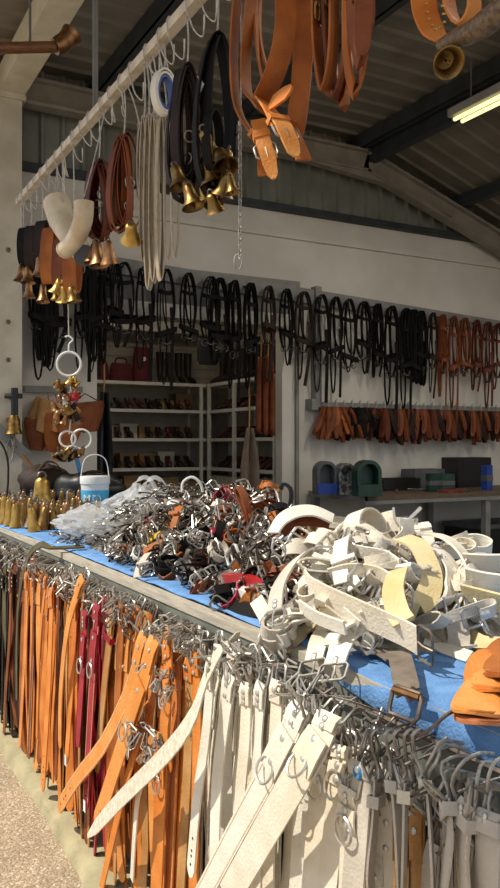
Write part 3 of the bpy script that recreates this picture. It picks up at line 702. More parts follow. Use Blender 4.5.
# white heap
G2 = 'small white straps in the white heap'
PW = []
for m, nm in (('white', 'white'), ('cream', 'cream'), ('greyw', 'greyish white')):
    PW.append(proto('coil', m, 'steel', 'small coiled '+nm+' strap with steel buckle in white heap', G2+', coiled '+nm, .03))
    PW.append(proto('fold', m, 'steel', 'small folded '+nm+' strap with steel buckle in white heap', G2+', folded '+nm, .032))
    PW.append(proto('double', m, 'steel', nm+' strap end with two pronged buckle in white heap', G2+', two pronged '+nm))
PW.append(proto('clip', None, 'steel', 'bright steel buckle loose in the white heap', G2+', buckles'))
scatter(PW, 110, (.98, 1.75), (1.36, 2.16), heap2, .7, .7)
UPV = V((0, 0, 1)); CRc = V((CS, -SN, 0)); CFc = V((SN, CS, 0))
def belt(pp, wq, m, label, side, buckle='steel', n=20, inner=None, thick=.006): return heap_band([atd(a, b, d*1.13) for a, b, d in pp], wq*1.1, m, label, 'broad_belt', side, buckle, thick, inner, n, True, 'belt')
belt([(303, 566, 1.85), (308, 585, 1.74), (322, 595, 1.68), (345, 606, 1.62), (380, 622, 1.55), (404, 633, 1.5), (418, 641, 1.47)], .058, 'cream', 'broad cream belt running diagonally across front of white heap', V((-.25, -.2, 1)), 'iron')
cr = atd(366, 530, 2.2); ax = (CRc*.6-CFc*.7+UPV*.3).normalized(); ex, ey = frame(ax)
ring_pts = [cr+ex*(.053*math.cos(a))+ey*(.053*math.sin(a)) for a in [2*pi*i/18 for i in range(18)]]
t = thing('rolled_belt', 'cream belt rolled into an open ring on top of white heap', 'belt', cr); MB().ribbon(ring_pts, ax, .06, .006, True).build('strap', 'cream', t)
inst('rivet', rivet_mesh(.008, 'steel'), t, Matrix.Translation(ring_pts[3]-cr))
belt([(318, 552, 1.9), (305, 553, 1.86), (290, 567, 1.8), (278, 588, 1.74), (275, 610, 1.7)], .036, 'greyw', 'greyish white strap arching down to the cloth left of the heap', V((.55, -.5, .5)))
belt([(402, 538, 1.85), (419, 546, 1.8), (431, 573, 1.72), (427, 596, 1.66), (411, 608, 1.62), (398, 612, 1.6)], .05, 'yellowc', 'yellowed suede belt curling over the middle of white heap', CRc*.75+CFc*.6+UPV*.2, None)
belt([(418, 533, 1.95), (444, 537, 1.92), (462, 552, 1.85), (469, 572, 1.78), (464, 596, 1.72), (455, 612, 1.68)], .045, 'cream', 'cream belt making the outermost big curl at right', CFc*.85+CRc*.42, 'steel', inner=None)
belt([(424, 542, 1.9), (443, 555, 1.85), (453, 573, 1.78), (447, 595, 1.7), (432, 608, 1.66)], .05, 'white', 'white belt curl between yellowed belt and outermost curl', CFc*.8+CRc*.5, None)
belt([(410, 546, 1.86), (432, 552, 1.84), (446, 575, 1.78), (440, 598, 1.72), (420, 612, 1.66)], .04, 'greyw', 'greyish belt curl inside the other curls at right', CFc*.85+CRc*.35, None)
belt([(452, 543, 2.05), (476, 540, 2.05), (491, 546, 2.02), (484, 553, 1.98), (462, 552, 1.95), (440, 552, 1.9)], .035, 'white', 'white strap folded flat at upper right of heap', V((-.2, -.3, 1)))
belt([(464, 562, 1.8), (482, 563, 1.78), (505, 563, 1.76)], .05, 'cream', 'flat cream strap leaving the heap toward right edge', V((-.3, -.5, .8)), None)
belt([(466, 578, 1.72), (484, 582, 1.7), (506, 585, 1.68)], .055, 'white', 'flat white strap with holes below the flat cream one', V((-.3, -.5, .8)), None)
belt([(462, 592, 1.66), (482, 597, 1.63), (506, 603, 1.6)], .04, 'yellowc', 'lowest flat strap leaving heap toward right edge', V((-.3, -.5, .8)), None)
heap_band([onZ(412, 622, 1.09), onZ(432, 624, 1.07), onZ(455, 631, 1.06), onZ(478, 642, 1.055), onZ(510, 643, 1.06)], .045, 'yellowc', 'dull cream strap lying flat on blue cloth behind leather flaps', 'broad_belt', V((.35, .9, .3)), None, cat='belt')
heap_band([onZ(424, 641, 1.06), onZ(440, 647, 1.05), onZ(470, 657, 1.05)], .028, 'cream', 'narrow cream strap with oval slots on blue cloth', 'broad_belt', V((.3, .9, .25)), None, cat='belt')
belt([(448, 618, 1.58), (465, 612, 1.58), (482, 606, 1.6), (492, 604, 1.6), (494, 610, 1.58), (480, 615, 1.57)], .022, 'greyw', 'small grey white strap looped at right of the heap', V((.1, .1, 1)), 'nickel')
OVR = V((-.2, 1, 0))
heap_band([onZ(324, 612, 1.12), onX(306, 628, 1.06), onX(294, 640, 1.02), onX(284, 652, .99)], .035, 'yellowc', 'cream strap end hanging left over the counter edge', 'broad_belt', V((.3, .8, .6)), 'iron', cat='belt')
heap_band([onZ(335, 612, 1.13), onX(324, 630, 1.06), onX(318, 645, 1.0), onX(314, 660, .97)], .045, 'cream', 'cream strap with cross band hanging over the edge', 'broad_belt', OVR, 'nickel', cat='belt')
heap_band([onZ(352, 614, 1.13), onX(346, 632, 1.06), onX(340, 648, 1.0), onX(335, 664, .97)], .05, 'white', 'white strap with rivets hanging over counter edge', 'broad_belt', OVR, 'nickel', cat='belt')
belt([(300, 606, 1.66), (318, 618, 1.6), (345, 628, 1.54)], .03, 'white', 'white strap with two eyelets below the broad belt', V((-.3, -.3, .9)), None)
belt([(273, 533, 2.1), (282, 520, 2.12), (296, 512, 2.14), (314, 511, 2.15), (333, 519, 2.15)], .05, 'white', 'white belt with brown lining arching at upper left of heap', V((.4, .8, .5)), None, inner=None)
belt([(280, 531, 2.13), (296, 521, 2.15), (314, 519, 2.16), (330, 523, 2.16)], .04, 'brown', 'brown lined belt end under the white arch', V((.2, .5, 1)), None)
belt([(345, 548, 1.85), (362, 552, 1.8), (385, 556, 1.76), (400, 566, 1.72)], .03, 'white', 'white strap lying across the middle of the heap', V((-.3, -.3, 1)))
belt([(330, 575, 1.74), (352, 570, 1.72), (380, 574, 1.68), (402, 590, 1.62)], .032, 'cream', 'cream strap with rivets above the broad diagonal belt', V((-.3, -.3, 1)))
belt([(398, 570, 1.66), (393, 590, 1.58), (398, 612, 1.53), (404, 622, 1.5)], .045, 'yellowc', 'short yellowed strap hanging down above the iron buckle', V((.6, -.6, .3)), None)
# upright white buckle on top
u0 = atd(406, 526, 2.2)
t = thing('strap_buckle', 'white strapped steel buckle sticking up from the heap', 'buckle', u0)
MB().ribbon(spline([u0+V((0, 0, -.04)), u0, u0+V((0, 0, .02))], 5), V((.9, -.4, 0)), .04, .02).build('strap', 'white', t)
MB().tube(spline([u0+V((-.03, .015, .05)), u0+V((-.03, .01, .02)), u0+V((-.01, 0, -.01)), u0+V((.02, -.01, -.015))], 8), .004, 6).build('buckle_frame', 'steel', t)
MB().tube([u0+V((0, 0, .01)), u0+V((.035, -.02, .05))], .005, 6).build('prong', 'steel', t)
# dark strap with heavy buckle lying over the cloth edge
b0 = [onZ(372, 655, ZC+.035), onZ(396, 648, ZC+.035), onZ(403, 672, ZC+.03), onX(408, 696, .965)]
t = thing('suede_buckle_strap', 'grey brown suede strap with dark buckle on blue cloth edge', 'strap', b0[-1])
M['greysuede'] = mat('grey_brown_suede', '6b5f54', .95, 0, '7f7367', 30, .2, 200)
MB().ribbon(spline([onZ(366, 650, ZC+.03), onZ(384, 652, ZC+.032), onZ(397, 660, ZC+.032)], 6), V((0, 0, 1)).cross(V((.7, -.7, 0))), .05, .004).build('strap_tail', 'greysuede', t)
MB().ribbon(spline([onZ(399, 652, ZC+.045), onZ(403, 670, ZC+.04), onX(406, 684, .985), onX(408, 693, .972)], 9), V((.2, -.95, 0)), .048, .005).build('strap', 'greysuede', t)
bm = onX(408, 690, .965); xx = V((.1, -.99, 0)).normalized(); zz = V((-.3, 0, -.95)).normalized(); zz = (zz-xx*zz.dot(xx)).normalized()
L_ = [V((x, 0, z)) for x, z in ((-.03, .0), (.03, .0), (.036, .01), (.036, .04), (.03, .05), (-.03, .05), (-.036, .04), (-.036, .01))]
mm = mx_of(bm, xx, zz.cross(xx), zz)
MB().tube([mm @ p for p in L_], .0045, 6, True).build('buckle', 'iron', t)
MB().tube([mm @ V((-.033, 0, .006)), mm @ V((.033, 0, .006))], .008, 8).build('buckle_roller', 'copper', t)
MB().tube([mm @ V((0, -.009, .02)), mm @ V((0, -.012, .004)), mm @ V((0, -.01, -.008))], .004, 6).build('prong', 'copper', t)
M['flapc'] = leather('pinkish_leather', 'c98558', 'b56c40')
# leather flaps at the right edge
for k, (px, py, z, rot, m, lab) in enumerate(((482, 712, ZC+.03, .15, 'flapc', 'lowest orange leather flap at the right edge of the cloth'), (480, 703, ZC+.042, -.05, 'orange2', 'pinkish underside flap, second in the leather stack'),
                               (492, 681, ZC+.06, .25, 'orange', 'rounded orange leather flap topmost left in the stack'), (506, 668, ZC+.075, .1, 'cognac', 'brown leather flap topmost right at the picture edge'))):
    c = onZ(px, py, z); t = thing('leather_flap', lab, 'leather flap', c, 'leather flaps at right edge', (0, -.12, .7+rot))
    ol = [(.075*math.cos(a)*(1.25 if math.cos(a) > 0 else 1), .048*math.sin(a)) for a in [2*pi*i/24 for i in range(24)]]
    f = lambda p: .012*(p[0]/.075)**2-.01*(p[1]/.05)**2
    MB().prism(ol, lambda p: (p[0], p[1], f(p)), lambda p: (p[0], p[1], f(p)+.006)).build('flap', m, t, world=False)
    MB().prism([(x*.9, y*.88) for x, y in ol], lambda p: (p[0], p[1], f(p)+.0055), lambda p: (p[0], p[1], f(p)+.0085)).build('facing', 'orange2' if m == 'orange2' else m, t, world=False)

# bells standing on the counter at the far end
GB = 'small brass bells standing on the counter'
k = 0
for row, X in enumerate((1.10, 1.16, 1.23, 1.31, 1.39, 1.48, 1.57, 1.67, 1.77, 1.87)):
    for i in range(26):
        y = 6.7-.15*i+rnd(-.03, .03)+row*.03
        if px_of(V((X, y, 1))) < -8: continue
        if y < 4.3+.85*(X-1.1): continue
        if R.random() < (.2 if row < 3 else .3): continue
        h = rnd(.1, .14) if row < 3 else rnd(.075, .12)
        m = R.choice(['gold', 'brass', 'copper', 'brass', 'copper', 'iron'] if row < 4 else ['brass', 'copper', 'iron', 'brass'])
        nm = {'gold': 'bright golden', 'brass': 'old brass', 'copper': 'coppery', 'iron': 'dark iron'}[m]
        put_bell('cow_bell', ('small %s bell in the %s of the bell display' % (nm, 'front rows' if row < 4 else 'rear rows')), (X+rnd(-.02, .02), y, ZC+.022), rnd(.03, .04) if row < 3 else rnd(.03, .038), h, m, GB+', '+nm+(' front' if row < 4 else ' rear'), Euler((rnd(-.2, .2), rnd(-.2, .2), rnd(0, 6))))
# tall pointed gold bells, leftmost
for px, py, h in ((4, 523, .16), (9, 525, .15), (15, 527, .13)):
    p = onZ(px, py, ZC+.022); put_bell('cow_bell', 'tall pointed golden bell at the far left of the display', p, .035, h, 'gold', 'tall golden bells at far left')
# bucket, bags
bp = V((1.98, 4.05, ZC+.022))
bp = onZ(95, 512, ZC+.022)
bk = thing('plastic_bucket', 'white plastic bucket with cyan label on the counter', 'bucket', bp)
sB = (bp.x*SN+bp.y*CS)/F
rB = 14*sB; hB = 36*sB
mt = Matrix.Translation(bp)
MB().lathe([(rB*.88, 0), (rB, hB*.78), (rB*1.06, hB*.79), (rB*1.07, hB*.97), (rB*1.03, hB), (rB*.9, hB*.995), (rB*.2, hB*.99), (0, hB*.99)], 26, mt).build('bucket_body', 'plastic_w', bk)
MB().lathe([(rB*.925, hB*.12), (rB*.935, hB*.12), (rB*1.0, hB*.62), (rB*.985, hB*.62)], 26, mt).build('label', 'cyan', bk)
MB().lathe([(rB*.905, hB*.02), (rB*.915, hB*.02), (rB*.935, hB*.12), (rB*.92, hB*.12)], 26, mt).build('label_band', 'navy', bk)
tocam = V((-bp.x, -bp.y, 0)).normalized(); sideb = V((-tocam.y, tocam.x, 0))
MB().tube(spline([bp+sideb*rB*1.0+V((0, 0, hB*.95)), bp+sideb*rB*.75+V((0, 0, hB*1.45)), bp+V((0, 0, hB*1.6)), bp-sideb*rB*.75+V((0, 0, hB*1.45)), bp-sideb*rB*1.0+V((0, 0, hB*.95))], 16), .004, 6).build('handle', 'plastic_w', bk)
# label lettering follows the curved side
for ch, off in (('M', -.62), ('C', -.22), ('O', .12), ('.', .36), ('.', .5)):
    cu = bpy.data.curves.new('letter', 'FONT'); cu.body = ch; cu.size = hB*.32; cu.align_x = 'CENTER'; cu.extrude = .001; cu.materials.append(M['plastic_w'])
    a = math.atan2(tocam.y, tocam.x)+off; rr = rB*.99
    tmp = bpy.data.objects.new('letter_outline', cu); col.objects.link(tmp); bpy.context.view_layer.update()
    me = bpy.data.meshes.new_from_object(tmp.evaluated_get(bpy.context.evaluated_depsgraph_get())); bpy.data.objects.remove(tmp)
    o = bpy.data.objects.new('letter', me); col.objects.link(o); o.parent = bk
    o.location = (rr*math.cos(a), rr*math.sin(a), hB*.28); o.rotation_euler = (pi/2-.05, 0, a+pi/2)
def bag(c, rx, ry, h, label, lean=0, handles=True):
    t = thing('plastic_bag', label, 'plastic bag', c)
    def fn(u, v):
        a = 2*pi*u; r = (.75+.45*math.sin(pi*min(1, v*1.15))*1.0)*(1-.35*max(0, v-.6)/.4)
        wv = .8+.5*abs(noise.noise(V((math.cos(a)*2.2, math.sin(a)*2.2, v*3+lean*9))))+.45*abs(noise.noise(V((math.cos(a)*5, math.sin(a)*5, v*6+lean))))-.5*max(0, v-.55)
        return (c.x+rx*r*wv*math.cos(a)+lean*v*v*.1, c.y+ry*r*wv*math.sin(a)-lean*v*v*.12, c.z+h*v*(1+.12*math.sin(2*a+1)*v))
    MB().grid(fn, 46, 18).build('bag_body', 'film', t, .5)
    if handles:
        for s in (0, 1):
            b = c+V((lean*.1, -lean*.12, h*.97))+V((.3*rx*s, -.4*ry*s, 0))
            P = spline([b+V((-.5*rx, .3*ry, -.02)), b+V((-.3*rx, .2*ry, .03)), b+V((0, 0, .055)), b+V((.25*rx, -.2*ry, .03)), b+V((.45*rx, -.3*ry, -.02))], 12)
            MB().ribbon(P, V((.5, -.3, .6)), .022, .002).build('handle', 'film', t)
g = onZ(128, 522, ZC+.1); bag(onZ(118, 516, ZC+.05), .1, .1, .17, 'crumpled clear plastic bag beside the white bucket', .9, False)
bag(onZ(150, 520, ZC+.1), .12, .13, .17, 'clear plastic bag with upright handles behind the metal heap', -.2)
bag(onZ(92, 534, ZC+.05), .12, .3, .14, 'clear plastic bag spread flat over pins at heap end', .1, False)
# white wire handle arching behind the heap
h0 = [atd(182, 492, 3.3), atd(183, 482, 3.3), atd(192, 477, 3.3), atd(200, 483, 3.3), atd(203, 492, 3.3)]
t = thing('basket_handle', 'thin white curved handle standing up behind the metal heap', 'handle', h0[0]); MB().tube(spline(h0, 12), .006, 6).build('handle_wire', 'plastic_w', t)
t = thing('card_box', 'cardboard box standing behind the metal heap', 'box', V((2.08, 3.0, ZC+.02)))
MB().bbox((1.98, 2.75, ZC+.022), (2.2, 3.3, ZC+.14)).build('box_body', 'card', t, 0); MB().bbox((1.975, 2.745, ZC+.13), (2.205, 3.305, ZC+.15)).build('box_lid', 'whitecard', t, 0)
# golden standing bell and black strap loop at left
p = onZ(42, 510, ZC+.022); d_ = p.x*SN+p.y*CS; h = 36*d_/F
gb = put_bell('hand_bell', 'large hammered golden bell behind the small bells', p, 14*d_/F, h*.9, 'gold')
p0 = atd(1, 470, 5.6)
t = thing('strap_loop', 'black strap loop hanging at the left picture edge', 'strap', p0)
MB().ribbon(spline([p0+V((-.1, 0, -.1)), p0+V((-.05, 0, .2)), p0+V((.02, 0, .15)), p0+V((.05, 0, 0)), p0+V((.03, 0, -.3))], 12), V((0, 1, 0)), .03, .008).build('strap', 'black', t)

# ------------------------------------------------------------------ overhead hook rail and what hangs on it
XR = 1.2; ZRAIL = EYE+1.298*XR
CR = V((CS, -SN, 0)); CF = V((SN, CS, 0))
hr = thing('hook_rail', 'white painted rail overhead carrying rows of wire hooks', 'rail', (XR, 2.9, ZRAIL))
MB().bbox((XR-.02, .3, ZRAIL-.02), (XR+.02, 5.28, ZRAIL+.02)).build('rail_bar', 'railw', hr, 0)
for y in (.9, 3.72):
    MB().tube([V((XR, y, ZRAIL+.02)), V((XR, y, ZR))], .014, 8).build('hanger_rod', 'grey_steel', hr)
def hook(y, label='bent wire hook hanging empty or loaded from the overhead rail', drop=.11, flip=1):
    t = thing('wire_hook', label, 'hook', (XR, y, ZRAIL-.02), 'wire hooks on the overhead rail')
    a = V((XR, y, ZRAIL+.02))
    P = [a+V((.024, 0, -.03)), a+V((.024, 0, .004)), a+V((-.024, 0, .004)), a+V((-.026, 0, -.05)), a+V((-.012, .004*flip, -drop*.6)), a+V((0, -.01*flip, -drop)), a+V((.02, -.035*flip, -drop-.03)), a+V((.015, -.06*flip, -drop-.01)), a+V((.012, -.066*flip, -drop+.03))]
    MB().tube(spline(P, 22), .0032, 6).build('hook_wire', 'wire', t)
for y in [5.2, 5.08, 4.95, 4.8, 4.65, 4.5, 4.36, 4.2, 4.05, 3.9, 3.75, 3.6, 3.46, 3.32, 3.18, 3.04, 2.9, 2.77, 2.64, 2.52, 2.4, 2.28, 2.15, 2.02, 1.75, 1.62, 1.35]:
    hook(y+rnd(-.02, .02), drop=rnd(.09, .13), flip=R.choice([1, 1, -1]))
def oval(top, w_, h_, e, n=22, pinch=.0, skew=0):
    return [top+e*(w_/2*math.sin(a)*(1-pinch*(1-math.cos(a))/2*0+0)*(1-pinch*(1+math.cos(a))/2))+V((0, 0, -h_/2+h_/2*math.cos(a)))+e*(skew*(1-math.cos(a))/2) for a in [2*pi*i/n for i in range(n)]]
def hanging(name, label, cat, top, group=None): return thing(name, label, cat, top, group)
def link_up(t, top, y=None):
    # thin wire from the rail down to the top of a hanging thing
    a = V((XR, top.y if y is None else y, ZRAIL-.018))
    if (a-top).length > .015: MB().tube(spline([a, a.lerp(top, .5)+V((.006, 0, 0)), top+V((0, 0, -.008))], 6), .003, 5).build('hanging_wire', 'wire', t)
def eang(a): return CR*math.cos(a)+CF*math.sin(a)
def collar(top, w_, h_, sw, m, ang, label, bells=(), group=None, name='bell_collar', layers=1, buckle='nickel'):
    t = hanging(name, label, 'collar', top, group); link_up(t, top)
    for L in range(layers):
        e = eang(ang+L*.5); nrm = e.cross(V((0, 0, 1)))
        MB().ribbon(oval(top-V((0, 0, .01*L)), w_*(1-.12*L), h_*(1-.06*L), e, 22, .25, rnd(-.02, .02)), nrm, sw, .006, True).build('collar_strap', m, t)
    if buckle:
        b, p = buckle_mesh(sw+.014, buckle); e = eang(ang); o = inst('buckle', b, t, mx_of(e*(w_*.47)+V((0, 0, -h_*.6)), e.cross(V((0, 0, 1))), e, V((0, 0, 1)))); inst('prong', p, o)
    for (px, py, r, h, m2, tilt) in bells:
        q = onX(px, py, top.x-.02)-top
        put_bell('bell', None, q, r*1.25, h*1.2, m2, rot=Euler((tilt, rnd(-.2, .2), rnd(0, 6))), parent=t, flare=1.15)
    return t
def halter(top, px_b, py_b, m, label, wq=.024, w_=.12, nst=6):
    t = hanging('halter', label, 'halter', top); link_up(t, top); h_ = top.z-onX(px_b, py_b, top.x).z
    for k in range(nst):
        e = eang(rnd(-.8, .9)); hh = h_*rnd(.82, 1); MB().ribbon(oval(top+V((rnd(-.015, .015), rnd(-.02, .02), -.004*k)), w_*rnd(.5, 1), hh, e, 20, .3, rnd(-.03, .03)), e.cross(V((0, 0, 1))), wq, .005, True).build('halter_strap', m, t)
    for k in range(3): inst('ring', ring_mesh(.02, .003, 'nickel'), t, Matrix.Translation((rnd(-.02, .02), rnd(-.05, .05), -h_*rnd(.4, .75))) @ Matrix.Rotation(rnd(0, 3), 4, 'Z'))
    return t, h_
GC = 'bell collars at the far end of the overhead rail'
collar(onX(23, 228, XR), .08, .24, .05, 'black', 1.2, 'black bell collar at the very end of the overhead rail', [(20, 281, .03, .08, 'copper', 0)], GC)
collar(onX(31, 226, XR), .08, .26, .06, 'dark', 1.25, 'dark collar with coppery bell, second from rail end', [(28, 283, .032, .085, 'copper', .1)], GC)
collar(onX(42, 221, XR), .09, .27, .065, 'dark', 1.15, 'dark brown collar with tall coppery bell', [(40, 276, .034, .09, 'copper', 0), (29, 298, .028, .08, 'copper', 0)], GC)
collar(onX(50, 228, XR-.04), .08, .3, .075, 'cognac', 1.25, 'wide cognac collar with bell of brass', [(56, 294, .032, .07, 'gold', .3), (43, 302, .026, .085, 'copper', 0)], GC)
collar(onX(62, 238, XR), .08, .28, .075, 'brown', 1.1, 'brown collar with bright bells next to the pale horns', [(65, 302, .034, .07, 'gold', -.3), (56, 300, .022, .04, 'gold', 0)], GC)
collar(onX(73, 240, XR), .08, .27, .075, 'cognac', 1.3, 'orange brown collar behind the pale horns', [(74, 302, .03, .065, 'brass', .2)], GC)
t, h_ = halter(onX(99, 160, XR), 99, 246, 'brown2', 'reddish brown halter with three coppery bells', .04, .14, 7)
for (px, py, r, h, m) in ((99, 266, .042, .11, 'copper'), (92, 264, .036, .1, 'copper'), (110, 264, .038, .1, 'copper')): put_bell('bell', None, onX(px, py, XR-.04)-t.location, r, h, m, rot=Euler((rnd(-.2, .2), rnd(-.2, .2), 0)), parent=t, flare=1.1)

t, h_ = halter(onX(124, 133, XR), 124, 232, 'brown', 'chestnut halter with one golden bell', .036, .14, 7)
put_bell('bell', None, onX(132, 240, XR-.04)-t.location, .042, .08, 'gold', rot=Euler((.8, -.5, 0)), parent=t, flare=1.15)
# pale curved horns
def horn_tube(px, X, r, label, m='bone', cap=None):
    P = [onX(a, b, X) for a, b in px]; t = thing('curved_horn', label, 'horn', P[0]); link_up(t, P[0]+V((0, 0, .03)))
    MB().tube(spline(P, 10), [r[0]+(r[1]-r[0])*i/9 for i in range(10)], 14).build('horn_body', m, t)
    MB().tube([P[-1], P[-1]+(P[-1]-P[-2]).normalized()*.012], r[1]*1.08, 14).build('rim', cap or m, t)
    return t
horn_tube([(57, 203), (62, 222), (72, 238), (84, 255)], XR, (.075, .05), 'pale curved horn with grey cap, behind its twin', 'bone', 'greyp')
horn_tube([(84, 202), (83, 220), (76, 238), (66, 249)], XR-.1, (.045, .042), 'pale curved horn crossing in front of its twin')
# pale webbing leads
GL = 'pale webbing leads on the overhead rail'
for k, (px, y0, y1, wq) in enumerate(((144, 118, 262, .03), (149, 116, 290, .034), (154, 115, 282, .034), (160, 116, 280, .034), (168, 118, 262, .014), (175, 120, 258, .012), (140, 125, 200, .03))):
    top = onX(px, y0, XR+.01*k); bot = onX(px+rnd(-3, 3), y1, XR+.01*k); h_ = top.z-bot.z
    t = hanging('webbing_lead', 'pale grey webbing lead hanging in a narrow loop from the rail', 'lead', top, GL); link_up(t, top)
    e = eang(rnd(-.6, .6)); MB().ribbon(oval(top, .035, h_, e, 20, .2), e.cross(V((0, 0, 1))), wq, .005, True).build('lead_strap', 'lead', t)
    MB().tube(oval(top+V((0, 0, .012)), .02, .03, e, 10), .003, 5, True).build('snap_ring', 'nickel', t)
# rolled white and navy strap
tp = onX(164, 70, XR)
t = hanging('rolled_strap', 'rolled white strap with navy lining on a rail hook', 'strap', tp); link_up(t, tp)
e = eang(.7)
for k, (s, m) in enumerate(((1, 'white'), (.86, 'white'), (.72, 'navy'))): MB().ribbon(oval(tp-V((0, 0, .014*k)), .095*s, .17*s, e, 20), e.cross(V((0, 0, 1))), .035, .008, True).build('strap_turn', m, t)
# dark halters with bells
t, h_ = halter(onX(187, 66, XR), 187, 200, 'dark', 'dark brown halter bundle hanging between rolled strap and bell collar', .045, .12, 12)
for (px, py, r, h, m) in ((181, 187, .03, .075, 'brass'), (194, 207, .03, .075, 'brass')): put_bell('bell', None, onX(px, py, XR-.05)-t.location, r*1.2, h*1.1, m, rot=Euler((-.25, -.2, 0)), parent=t, flare=1.2)
put = collar(onX(217, 34, XR), .15, .54, .05, 'black', .35, 'black collar hung with a cluster of brass bells',
   [(212, 160, .033, .08, 'brass', -.5), (226, 168, .032, .075, 'brass', -.6), (213, 184, .031, .08, 'brass', -.3), (222, 176, .028, .07, 'brass', -.2), (206, 200, .02, .04, 'gold', -.3), (214, 204, .024, .05, 'brass', -.5), (222, 196, .026, .06, 'brass', -.4), (216, 212, .026, .05, 'brass', -.5), (233, 193, .018, .05, 'brass', -.2)], layers=2)
MB().ribbon(oval(onX(213, 110, XR-.03), .07, .2, eang(.9), 18), eang(.9).cross(V((0, 0, 1))), .035, .006, True).build('inner_strap', 'black', put)
MB().ribbon([onX(198, 76, XR-.06), onX(203, 84, XR-.06), onX(200, 92, XR-.06)], V((1, 0, .3)), .008, .001).build('price_tag', 'plastic_w', put)
# chain
ca = onX(240, 130, XR); cb = onX(238, 262, XR); ch = thing('steel_chain', 'thin steel chain ending in a long link beside the orange belts', 'chain', ca)
n = 22
lk = MB().tube([V((.006*math.cos(a), 0, .011*math.sin(a))) for a in [2*pi*i/10 for i in range(10)]], .0022, 5, True).mesh('chain_link', 'nickel')
for k in range(n): inst('chain_link', lk, ch, Matrix.Translation(V((0, 0, (cb.z-ca.z)*k/n))) @ Matrix.Rotation(k*pi/2+.4, 4, 'Z'))
inst('end_link', MB().tube([V((.012*math.cos(a), 0, .024*math.sin(a))) for a in [2*pi*i/12 for i in range(12)]], .003, 5, True).mesh('end_link', 'nickel'), ch, Matrix.Translation(cb-ca) @ Matrix.Rotation(-.5, 4, 'Z'))
link_up(ch, ca)
# big orange belts: upper strands in darker leather for their shade, buckled ends orange
def hang_belt(pp, wq, m, label, side, buckle=False, n=16, group='orange belts at top', nm='orange_belt', thick=.006):
    P = spline([onX(*p) for p in pp], n); t = thing(nm, label, 'belt', P[-1], group)
    ws = [wq]*n
    MB().ribbon(P, side, ws, thick).build('belt_strap', m, t)
    if buckle:
        tg = (P[-1]-P[-2]).normalized(); s = (side-tg*side.dot(tg)).normalized(); b, p_ = buckle_mesh(wq+.014, 'nickel'); nn = tg.cross(s); nn = nn if nn.dot(CF) < 0 else -nn
        o = inst('buckle', b, t, mx_of(nn*.008-tg*.02, s, tg.cross(s), tg)); inst('prong', p_, o)
        e = P[-1]; ep = [e-tg*.07+nn*.008, e-tg*.02+nn*.013, e+tg*.04+nn*.008, e+tg*.075, e+tg*.09]
        MB().ribbon(ep, s, [wq*.98, wq*.98, wq*.95, wq*.7, wq*.25], thick).build('pointed_end', 'orange2', t)
        MB().ribbon([e-tg*.05+s*wq*.56-nn*.008, e-tg*.05+s*wq*.56+nn*.016, e-tg*.05-s*wq*.56+nn*.016, e-tg*.05-s*wq*.56-nn*.008], tg, .016, .003, True).build('keeper', 'orange', t)
    return t
XB = XR
hang_belt([(262, -84, XB), (242, -30, XB-.02), (234, 40, XB-.03), (236, 100, XB-.03), (248, 128, XB-.03), (263, 145, XB-.03)], .05, 'cognac', 'leftmost long orange belt loop ending in lower left buckle', (CR*.45+CF*.9), True)
hang_belt([(268, -84, XB), (254, -20, XB), (246, 50, XB), (247, 90, XB), (256, 103, XB), (262, 112, XB)], .05, 'cognac', 'orange belt curving in behind the leftmost loop', (CR*.55+CF*.8), False)
hang_belt([(270, -84, XB), (257, -10, XB+.03), (258, 50, XB+.03), (268, 100, XB+.03), (272, 120, XB+.03)], .03, 'cognac', 'dark narrow belt inside the orange loops', (CR*.35+CF*.9), False)
hang_belt([(272, -84, XB), (260, 0, XB+.05), (262, 50, XB+.05), (278, 95, XB+.05)], .026, 'cognac', 'inner narrow belt strand crossing behind the broad strap', (CR*.3+CF*.9), False)
hang_belt([(274, -84, XB), (284, -20, XB-.05), (285, 30, XB-.07), (276, 70, XB-.08), (262, 100, XB-.08)], .058, 'cognac', 'broad orange belt strap sweeping across the middle', (CR*.95+CF*.2), False)
hang_belt([(280, -84, XB), (300, -20, XB+.02), (303, 50, XB+.02), (298, 110, XB+.02), (294, 133, XB+.02)], .056, 'cognac', 'straight right hand orange belt strap', (CR*.95-CF*.25), False)
hang_belt([(262, 100, XB-.08), (272, 112, XB-.11), (284, 134, XB-.11)], .052, 'orange', 'orange belt end with large buckle pointing down right', (CR*.8-V((0, 0, .5))), True, 8)
hang_belt([(258, 120, XB-.06), (262, 138, XB-.08), (266, 152, XB-.08)], .042, 'orange', 'orange belt end with smaller buckle pointing down', (CR*.95+V((0, 0, .2))), True, 8)
hang_belt([(288, 120, XB), (296, 140, XB-.02), (304, 160, XB-.02)], .045, 'cognac', 'belt tip peeking out at lower right of the belts', (CR*.8-V((0, 0, .4))), False, 8)
hang_belt([(264, 150, XB-.02), (263, 165, XB-.02), (264, 176, XB-.02)], .034, 'cognac', 'dark belt tip peeking out lowest under the belts', (CR*.9), False, 6)
t = thing('orange_belt', 'rounded orange belt tab above the large buckle', 'belt', onX(284, 93, XB-.1), 'orange belts at top')
MB().ribbon([onX(270, 104, XB-.1), onX(280, 97, XB-.11), onX(288, 92, XB-.11), onX(292, 89, XB-.11)], CR.cross(V((.3, 0, 1))).cross(V((-CF.x, -CF.y, 0))) if False else V((CR.x*.4, CR.y*.4, .9)), [.05, .055, .045, .015], .006).build('tab', 'orange', t)
